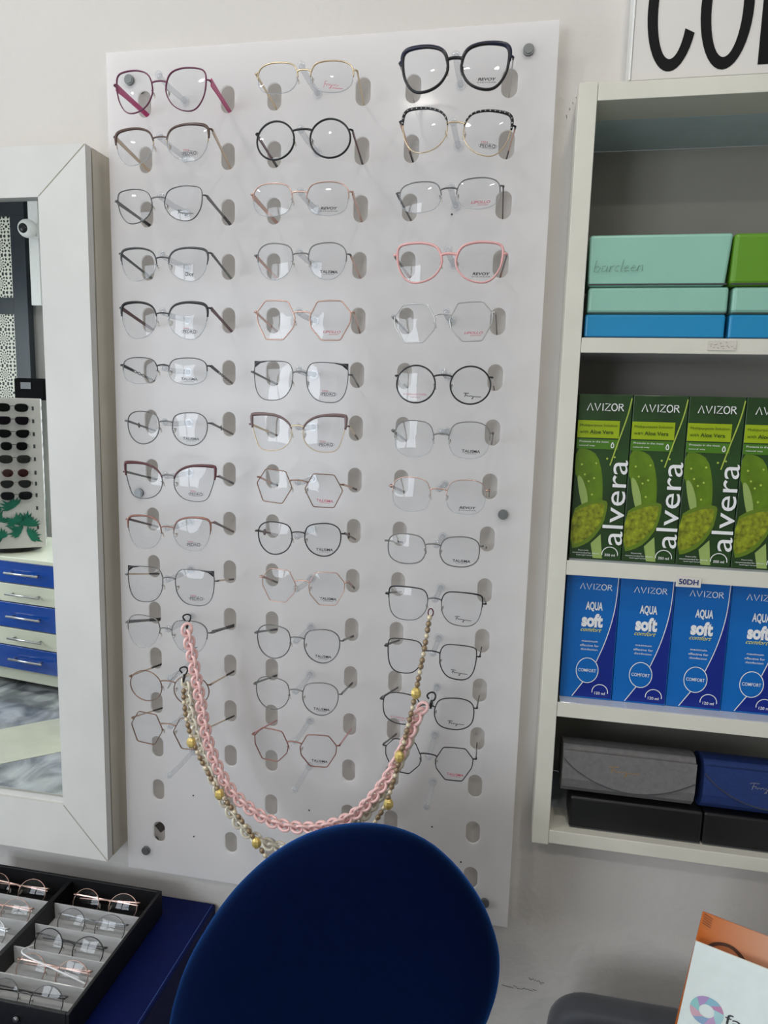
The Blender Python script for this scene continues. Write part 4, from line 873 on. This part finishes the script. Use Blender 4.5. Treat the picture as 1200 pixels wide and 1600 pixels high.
# its top lies below the picture edge
MB().box(-.34, .34, -.2, .12, .59, .62, .003).build('counter_top', SHG, t)
for sx_ in (0, 1):
    for sy_ in (-.17, .09): MB().box(sx_ * .31 - .015, sx_ * .31 + .015, sy_ - .015, sy_ + .015, 0, .589).build('leg', SHW, t)
def leaflet(label, tlpx, Y, w, h, m, yaw, roll, lean, grp='leaflets standing at the lower right'):
    q = aY(tlpx[0], tlpx[1], Y); t = thing('leaflet', label, 'leaflet', (q.x, q.y, q.z), (lean, roll, yaw), grp)
    b_ = MB().box(0, w, 0, .0025, -h, 0, .0004); b_.build('pages', m, t); return t
ORG = bpy.data.materials.new('orange_face_print'); ORG.use_nodes = True
nt, N, L = nodes(ORG); b = N['Principled BSDF']; b.inputs['Roughness'].default_value = .25
tc = N.new('ShaderNodeTexCoord'); sp = N.new('ShaderNodeSeparateXYZ'); L.new(tc.outputs['Object'], sp.inputs[0]); mr = N.new('ShaderNodeMapRange'); mr.inputs[1].default_value = 0; mr.inputs[2].default_value = .12; L.new(sp.outputs['X'], mr.inputs[0])
cr = N.new('ShaderNodeValToRGB'); cr.color_ramp.elements[0].color = (*srgb(206, 110, 44), 1); cr.color_ramp.elements[1].color = (*srgb(222, 184, 160), 1); L.new(mr.outputs[0], cr.inputs[0]); L.new(cr.outputs[0], b.inputs['Base Color'])
WPR = plast('leaflet_white', (240, 250, 247), .3)
t = leaflet('glossy orange leaflet with a printed eyebrow behind the white leaflet', (1098, 1425), -.185, .16, .285, ORG, -.22, .12, -.05)
m3 = MB(); strokes(m3, [chaikin([(.012, -.043), (.022, -.031), (.038, -.028), (.052, -.037), (.066, -.052)], 2, False)], 0, 0, 1, 1, .0042, -.0006); m3.build('eyebrow_print', MT['brown'], t)
m3 = MB(); strokes(m3, [[(.002, -.001 - k * .003), (.012, -.004 - k * .003)] for k in range(5)], 0, 0, 1, 1, .0006, -.0006); m3.build('lash_print', MT['charcoal'], t)
wf = leaflet('pale mint-white leaflet with a pastel swirl logo at lower right', (1087, 1471), -.2, .15, .24, WPR, -.24, .1, -.05)
inv = (Matrix.Translation(wf.location) @ wf.rotation_euler.to_matrix().to_4x4()).inverted()
def onleaf(px, py):
    o_ = inv @ CAM; d_ = inv.to_3x3() @ ray(px, py); k = (-.0004 - o_.y) / d_.y; p = o_ + d_ * k; return p.x, p.z
lc = onleaf(1104, 1580)
cols = [(206, 150, 190), (150, 200, 220), (190, 160, 210), (160, 216, 216), (224, 180, 196), (150, 180, 214), (206, 170, 210), (180, 220, 226)]
for k in range(8):
    a_ = 2 * PI * k / 8; pt = []
    for u in range(9): an = a_ + u * .13; pt.append((lc[0] + .0185 * math.cos(an + .25 * 0), lc[1] + .0185 * math.sin(an)))
    for u in range(8, -1, -1): an = a_ + u * .13 + .5; pt.append((lc[0] + .0085 * math.cos(an), lc[1] + .0085 * math.sin(an)))
    v, f2_ = fill2d([pt], 0); MB().add([(x, y - .0004 - .00005 * k, z) for x, y, z in v], f2_).build('logo_petal', plast('petal_%d' % k, cols[k], .4), wf)
fa = onleaf(1131, 1586); fb_ = onleaf(1172, 1600)
m3 = MB(); put_text(m3, 'face', fa[0] + .024, fa[1] - .003, .044, .0135, -.0005, bold=.0); m3.build('lettering', MT['charcoal'], wf)

# ------------------------------------------------------------------ navy counter, tray and its eyeglasses
NLE = mat('navy_leatherette', srgb(6, 20, 74), .5, var=.12, scale=25, bump=.2, bscale=400, spec=.15)
CZ = .6345
ct = thing('navy_counter', 'navy leatherette-covered counter with stitched edge at lower left', 'counter', (-.72, -.2, 0))
MB().box(-.5, .382, -.13, .228, 0, CZ, .004).build('counter_body', NLE, ct)
m3 = MB()
for k in range(96):
    y = -.125 + k * .00365; m3.box(.3765, .3775, y, y + .0024, CZ + .0002, CZ + .0007)
m3.build('stitching', plast('stitch_thread', (70, 96, 160), .7), ct)
BLT = mat('black_tray_leatherette', srgb(22, 22, 24), .4, var=.1, scale=60, bump=.2, bscale=500)
TZ = .6795
br_ = aZ(256, 1392, TZ); fr_ = aZ(104, 1585, TZ); print('tray', br_, fr_)
TX1 = (br_.x + fr_.x) / 2; TY1 = br_.y; TY0 = fr_.y
cdv = aZ(96, 1393, TZ)
colw = TX1 - .004 - cdv.x
TX0 = TX1 - .004 - 2 * (colw + .008) - .004
print('colw', colw, TX0, TX1, TY0, TY1)
tr = thing('display_tray', 'black leatherette tray with white-lined compartments on the navy counter', 'tray', ((TX0 + TX1) / 2, (TY0 + TY1) / 2, CZ + .0006))
tw2, td2 = (TX1 - TX0) / 2, (TY1 - TY0) / 2; th_ = TZ - CZ - .0006
MB().box(-tw2, tw2, -td2, td2, 0, .004).build('tray_base', BLT, tr)
for x in (-tw2, tw2 - .005): MB().box(x, x + .005, -td2, td2, .0042, th_, .001).build('tray_wall', BLT, tr)
for y in (-td2, td2 - .005): MB().box(-tw2 + .0052, tw2 - .0052, y, y + .005, .0042, th_, .001).build('tray_wall', BLT, tr)
MB().box(-.004, .004, -td2 + .0052, td2 - .0052, .0042, th_ - .006, .001).build('middle_divider', BLT, tr)
WLI = mat('white_plastic_liner', srgb(196, 196, 196), .25, var=.1, scale=30, coat=.3)
rowd = (2 * td2 - .0104) / 5
for c in range(2):
    x0 = (-tw2 + .0055) if c == 0 else .0045; x1 = -.0045 if c == 0 else tw2 - .0055
    for k in range(5):
        yb0 = td2 - .0055 - (k + 1) * rowd
        MB().box(x0, x1, yb0 + .002, yb0 + rowd - .0005, .0044, .0055).build('liner', WLI if k else BLT, tr)
        if k: MB().box(x0, x1, yb0 + rowd + .0002, yb0 + rowd + .0018, .0044, th_ - .012).build('row_divider', WLI, tr)
for x in (-tw2 * .45,):
    pass
q = aZ(20, 1591, .665); MB().ball((q.x - tr.location.x, -td2 - .002, .022), .005, .003, .005, 12, 8).build('snap_button', MT['gunmetal'], tr)
names_c = ['left', 'right']
tl = [['rose gold round wire eyeglasses at the back of the left tray column', 'rose gold round wire eyeglasses second from the back in the left tray column', 'silver round wire eyeglasses third from the back in the left tray column', 'gold round wire eyeglasses fourth from the back in the left tray column', 'grey round wire eyeglasses at the front of the left tray column'],
      ['rose gold round wire eyeglasses at the back of the right tray column', 'thin dark grey round wire eyeglasses second from the back in the right tray column', 'bold dark round wire eyeglasses in the middle of the right tray column', 'copper round wire eyeglasses under a white cord in the right tray column', 'dark grey round wire eyeglasses at the front of the right tray column']]
tcols = [['rose', 'rose', 'silver', 'gold', 'greymetal'], ['rose', 'gunmetal', 'darkmetal', 'rose', 'gunmetal']]
for c in range(2):
    xc = tr.location.x + (-tw2 / 2 if c == 0 else tw2 / 2)
    for k in range(5):
        if c == 0 and k > 2: continue
        y = tr.location.y + td2 - .0055 - (k + .62) * rowd
        make_glasses(tl[c][k], (xc + (0.004 if k % 2 else -.002), y, CZ + .0285), (-.5, random.uniform(-.03, .03), random.uniform(-.02, .02)), .049, .043, .019, 'round', rim=tcols[c][k], rr=.0006 if k != 2 else .0009, temple=tcols[c][k], tw=.0008, folded=True, group='eyeglasses in the tray', nseg=40)
pc = [Vector((TX1 - .137, 0, 0))]
q0 = tr.location
yk = q0.y + td2 - .0055 - 3.5 * rowd
o = MB().tube(chaikin([(q0.x + tw2 - .135, yk + .028, CZ + .038), (q0.x + tw2 - .142, yk + .006, CZ + .045), (q0.x + tw2 - .12, yk - .002, CZ + .045), (q0.x + tw2 - .08, yk - .008, CZ + .042), (q0.x + tw2 - .04, yk - .012, CZ + .036), (q0.x + tw2 - .02, yk - .012, CZ + .03)], 3, False), .0012, False, 8).build('cord', MT['whiteprint'])
tag(o, 'white plastic cord lying across the copper eyeglasses in the tray', 'cord')

# ------------------------------------------------------------------ the other side of the room, seen in the mirror
def RF(p): return Vector((p.x, 2 * YM - p.y, p.z))
def V(px, py, Yv): return RF(aY(px, py, Yv))
ya = math.radians(8)
pA = V(93, 1083, 2.05)
def hz(py): return aY(50, py, 2.08).z
CABW = mat('cabinet_cream', srgb(224, 226, 206), .3, var=.03, scale=5, coat=.3); CABB = mat('cabinet_blue', srgb(16, 76, 170), .15, var=.04, scale=4, coat=.6)
cab = thing('drawer_cabinet', 'cream cabinet with alternating blue and white drawers, reflected in the mirror', 'cabinet', (pA.x, pA.y, 0), (0, 0, ya))
zs = [hz(873), hz(915), hz(945), hz(985), hz(1013), hz(1050), hz(1081)]
print('cab z', zs)
off = zs[-1] - .05; zs = [z for z in zs]
x0c, x1c = -.95, .45
MB().box(x0c, x1c, -.5, -.02, max(zs[-1], .03), zs[0] - .022, .002).build('cabinet_body', CABW, cab)
MB().box(x0c - .01, x1c + .01, -.51, .01, zs[0] - .0215, zs[0], .003).build('worktop', CABW, cab)
for k in range(5):
    for xa, xb in ((x0c + .005, -.605), (-.6, .22), (.225, x1c - .005)):
        dz0, dz1 = zs[k + 1] + .003, (zs[k] - .024 if k == 0 else zs[k] - .003)
        dr = MB().box(xa, xb, -.0195, 0, dz0, dz1, .002).build('drawer', CABB if k % 2 == 0 else CABW, cab)
        zc = (dz0 + dz1) / 2; xm = (xa + xb) / 2
        m3 = MB(); m3.tube([(xm - .11, .03, zc), (xm + .11, .03, zc)], .006, False, 8); m3.tube([(xm - .085, .0005, zc), (xm - .085, .03, zc)], .004, False, 6); m3.tube([(xm + .085, .0005, zc), (xm + .085, .03, zc)], .004, False, 6)
        m3.build('handle', MT['silver'], dr)
for xx in (x0c + .05, x1c - .05):
    for yy in (-.45, -.07): MB().cylz((xx, yy), .02, 0, max(zs[-1], .03) - .0005, 12).build('leg', CHM, cab)
# sunglasses stand on the cabinet
ztp = zs[0]
pS = V(73, 860, 2.25); ysd = math.radians(-36)
STW = mat('stand_white', srgb(206, 204, 200), .4, var=.03); PALM = mat('palm_green', srgb(20, 112, 88), .5, var=.25, scale=20)
st2 = thing('sunglasses_stand', 'white four-sided sunglasses display stand with green palm print', 'display stand', (pS.x - (.155 * math.cos(ysd) - .155 * math.sin(ysd)), pS.y - (.155 * math.sin(ysd) + .155 * math.cos(ysd)), ztp), (0, 0, ysd))
zTop = aY(30, 622, 2.22).z - ztp
sw = .155
MB().cylz((0, 0), .13, 0, .025, 32).build('base', CHM, st2)
MB().box(-sw, sw, -sw, sw, .028, zTop, .003).build('column', STW, st2)
rng = random.Random(3); m3 = MB()
for fr in range(11):
    cx_ = rng.uniform(-.12, .1); cz_ = rng.uniform(.07, .26); a0_ = rng.uniform(0, PI)
    for k in range(9):
        a_ = a0_ - 1.2 + k * .3; ln_ = rng.uniform(.04, .075); c_, s_ = math.cos(a_), math.sin(a_)
        px_ = [max(-sw + .004, min(sw - .004, q)) for q in (cx_, cx_ + c_ * ln_ * .5 - s_ * .008, cx_ + c_ * ln_, cx_ + c_ * ln_ * .5 + s_ * .008)]; pz_ = [max(.04, min(.3, q)) for q in (cz_, cz_ + s_ * ln_ * .5 + c_ * .008, cz_ + s_ * ln_, cz_ + s_ * ln_ * .5 - c_ * .008)]
        yy_ = sw + .0005 + .0001 * (fr * 9 + k); m3.add([(px_[i], yy_, pz_[i]) for i in range(4)], [(3, 2, 1, 0)])
        m3.add([(sw + .0005 + .0001 * (fr * 9 + k), px_[i], pz_[i]) for i in range(4)], [(0, 1, 2, 3)])
m3.build('palm_print', PALM, st2)
rowsy = [637, 657, 677, 696, 716, 737, 754, 772]
m3 = MB()
for yv in rowsy + [792, 822, 841]:
    z = aY(30, yv, 2.22).z - ztp
    for x in (-.118, .118): m3.box(x - .005, x + .005, sw + .0002, sw + .0012, z - .012, z + .008)
    m3.box(sw + .0002, sw + .0012, -.09, -.08, z - .012, z + .008); m3.box(sw + .0002, sw + .0012, .08, .09, z - .012, z + .008)
m3.build('slots', MT['charcoal'], st2)
def dark(name, col): return clear(name, col, 1.5, .02, .25, (.03, .03, .03))
SL = [dark('sun_lens_green', (.08, .12, .1)), dark('sun_lens_violet', (.14, .09, .16)), dark('sun_lens_smoke', (.06, .07, .09)), dark('sun_lens_dark', (.05, .08, .07)), dark('sun_lens_clearish', (.35, .38, .36)), dark('sun_lens_rust', (.35, .1, .07)), dark('sun_lens_silver', (.3, .33, .33)), dark('sun_lens_fade', (.2, .2, .22))]
desc = ['green-black', 'violet-tinted square', 'smoke black', 'small dark green', 'light smoke', 'rust-red round', 'silver-grey', 'graduated grey browline']
shp = ['soft', 'square', 'cateye', 'soft', 'soft', 'round', 'aviator', 'soft']
bpy.context.view_layer.update()
for k, yv in enumerate(rowsy):
    z = aY(30, yv, 2.22).z; P0 = st2.location + Euler((0, 0, ysd)).to_matrix() @ Vector((.026, sw + .032, 0)); P0.z = z
    g = make_glasses('%s sunglasses, row %s of the stand in the mirror' % (desc[k], ['one', 'two', 'three', 'four', 'five', 'six', 'seven', 'eight'][k]), P0, (0, 0, PI + ysd), (.061 if k not in (3, 5) else .05), .041, .02, shp[k], rim='black' if k not in (5, 6) else 'bronze', rr=.0016 if k not in (5, 6) else .001, temple='black', tw=.003, group='sunglasses on the display stand', pads=False, nseg=32, lensmat=SL[k], targets=None, name='sunglasses', category='sunglasses', brow='black' if k == 7 else None, style='full' if k != 7 else 'fullbrow')
    for chn in g.children:
        if chn.name.startswith('temple'): chn.scale.y = .36; 
# lattice screen in a dark frame on the far wall
YV = 3.05
LAT = bpy.data.materials.new('lattice_pattern'); LAT.use_nodes = True
nt, N, L = nodes(LAT); b = N['Principled BSDF']; b.inputs['Roughness'].default_value = .5
def mn(op, a, bb=None):
    q = N.new('ShaderNodeMath'); q.operation = op
    for i, v_ in enumerate((a, bb)):
        if v_ is None: continue
        if isinstance(v_, (int, float)): q.inputs[i].default_value = v_
        else: L.new(v_, q.inputs[i])
    return q.outputs[0]
tc = N.new('ShaderNodeTexCoord'); sp = N.new('ShaderNodeSeparateXYZ'); L.new(tc.outputs['Object'], sp.inputs[0])
cell = .115
u = mn('SUBTRACT', mn('FRACT', mn('DIVIDE', sp.outputs['X'], cell)), .5); v_ = mn('SUBTRACT', mn('FRACT', mn('DIVIDE', sp.outputs['Z'], cell)), .5)
rad = mn('SQRT', mn('ADD', mn('MULTIPLY', u, u), mn('MULTIPLY', v_, v_))); th2 = mn('ARCTAN2', v_, u)
petal = mn('COSINE', mn('MULTIPLY', th2, 10)); rings_ = mn('COSINE', mn('MULTIPLY', rad, 26)); patt = mn('GREATER_THAN', mn('MULTIPLY', petal, rings_), .15)
mx_ = N.new('ShaderNodeMix'); mx_.data_type = 'RGBA'; L.new(patt, mx_.inputs['Factor']); mx_.inputs['A'].default_value = (*srgb(226, 226, 214), 1); mx_.inputs['B'].default_value = (*srgb(30, 34, 32), 1); L.new(mx_.outputs['Result'], b.inputs['Base Color'])
DFR = mat('dark_door_metal', srgb(34, 42, 50), .35, var=.05)
xr = V(42, 450, YV).x; xl2 = V(20, 450, YV).x; yW = V(42, 450, YV).y
ztopL = aY(10, 337, YV).z; zr0 = aY(10, 490, YV).z; zr1 = aY(10, 465, YV).z; zbL = aY(10, 625, YV).z
dr = thing('lattice_door', 'dark framed door with white star-pattern lattice panels, seen in the mirror', 'door', (xr - .6, yW, 0))
cx0 = xr - .6
MB().box(-.6, .6 - .0, -.05, 0, ztopL, min(ztopL + .3, ZD - .005)).build('top_rail', DFR, dr)
MB().box(xl2 - cx0, .6, -.05, 0, 0, ztopL - .001).build('stile', DFR, dr); MB().box(-.6, -.5, -.05, 0, 0, ztopL - .001).build('stile', DFR, dr)
MB().box(-.499, xl2 - cx0 - .001, -.05, 0, zr0, zr1).build('middle_rail', DFR, dr)
MB().box(-.499, xl2 - cx0 - .001, -.03, -.015, zr1 + .001, ztopL - .001).build('lattice_panel', LAT, dr)
MB().box(-.499, xl2 - cx0 - .001, -.03, -.015, .3, zr0 - .001).build('lattice_panel', LAT, dr)
MB().box(-.499, xl2 - cx0 - .001, -.05, 0, 0, .299).build('bottom_rail', DFR, dr)
# cctv dome and trunking
pc = V(43, 357, 2.95)
cm = thing('security_camera', 'white dome security camera beside the dark door, seen in the mirror', 'security camera', (pc.x, pc.y, pc.z))
MB().ball((0, 0, 0), .058, .05, .055, 20, 14).build('housing', LTRIM, cm); MB().ball((.0, .03, -.005), .034, .028, .032, 16, 10).build('dome', MT['black'], cm)
MB().box(-.04, .04, -.085, -.04, -.04, .04, .01).build('bracket', LTRIM, cm)
q = V(47, 400, YV); o = MB().box(-.035, .035, -.03, .0, -.3, .55, .003).build('cable_trunking', LTRIM, loc=(q.x + .03, q.y, q.z)); tag(o, 'white vertical cable trunking below the security camera in the mirror', 'cable trunking')
q = V(54, 592, 2.92); o = thing('receipt_printer', 'black box-shaped device on the far wall above the sunglasses stand', 'printer', (q.x, q.y, ztp + .0))
zq = aY(54, 625, 2.92).z; zp = aY(54, 592, 2.92).z
MB().box(-.07, .14, -.1, .1, zq - ztp, zp - ztp, .01).build('housing', plast('matte_black', (12, 12, 13), .8, spec=.1), o); MB().box(-.02, .05, .1, .104, (zq + zp) / 2 - ztp, (zq + zp) / 2 - ztp + .04).build('front_plate', MT['charcoal'], o)
o.location.z = ztp
MB().box(-.03, .03, -.16, -.101, zq - ztp, zp - ztp).build('wall_bracket', MT['black'], o)
# floor bands, seen in the mirror
BAND = mat('beige_floor_band', srgb(206, 206, 184), .2, var=.08, scale=12)
c0 = [RF(aZ(x, y, 0.0)) for x, y in ((0, 1140), (95, 1122), (95, 1175), (0, 1194))]
da = (c0[1] - c0[0]); db = (c0[2] - c0[3])
v4 = [c0[0] - da * .8, c0[1] + da * 1.2, c0[2] + db * 1.6, c0[3] - db * 1.1]
o = MB().add([(p.x, p.y, .0012) for p in v4] + [(p.x, p.y, .0002) for p in v4], [(0, 1, 2, 3), (7, 6, 5, 4), (0, 4, 5, 1), (1, 5, 6, 2), (2, 6, 7, 3), (3, 7, 4, 0)]).build('trim_1', BAND); o['kind'] = 'structure'
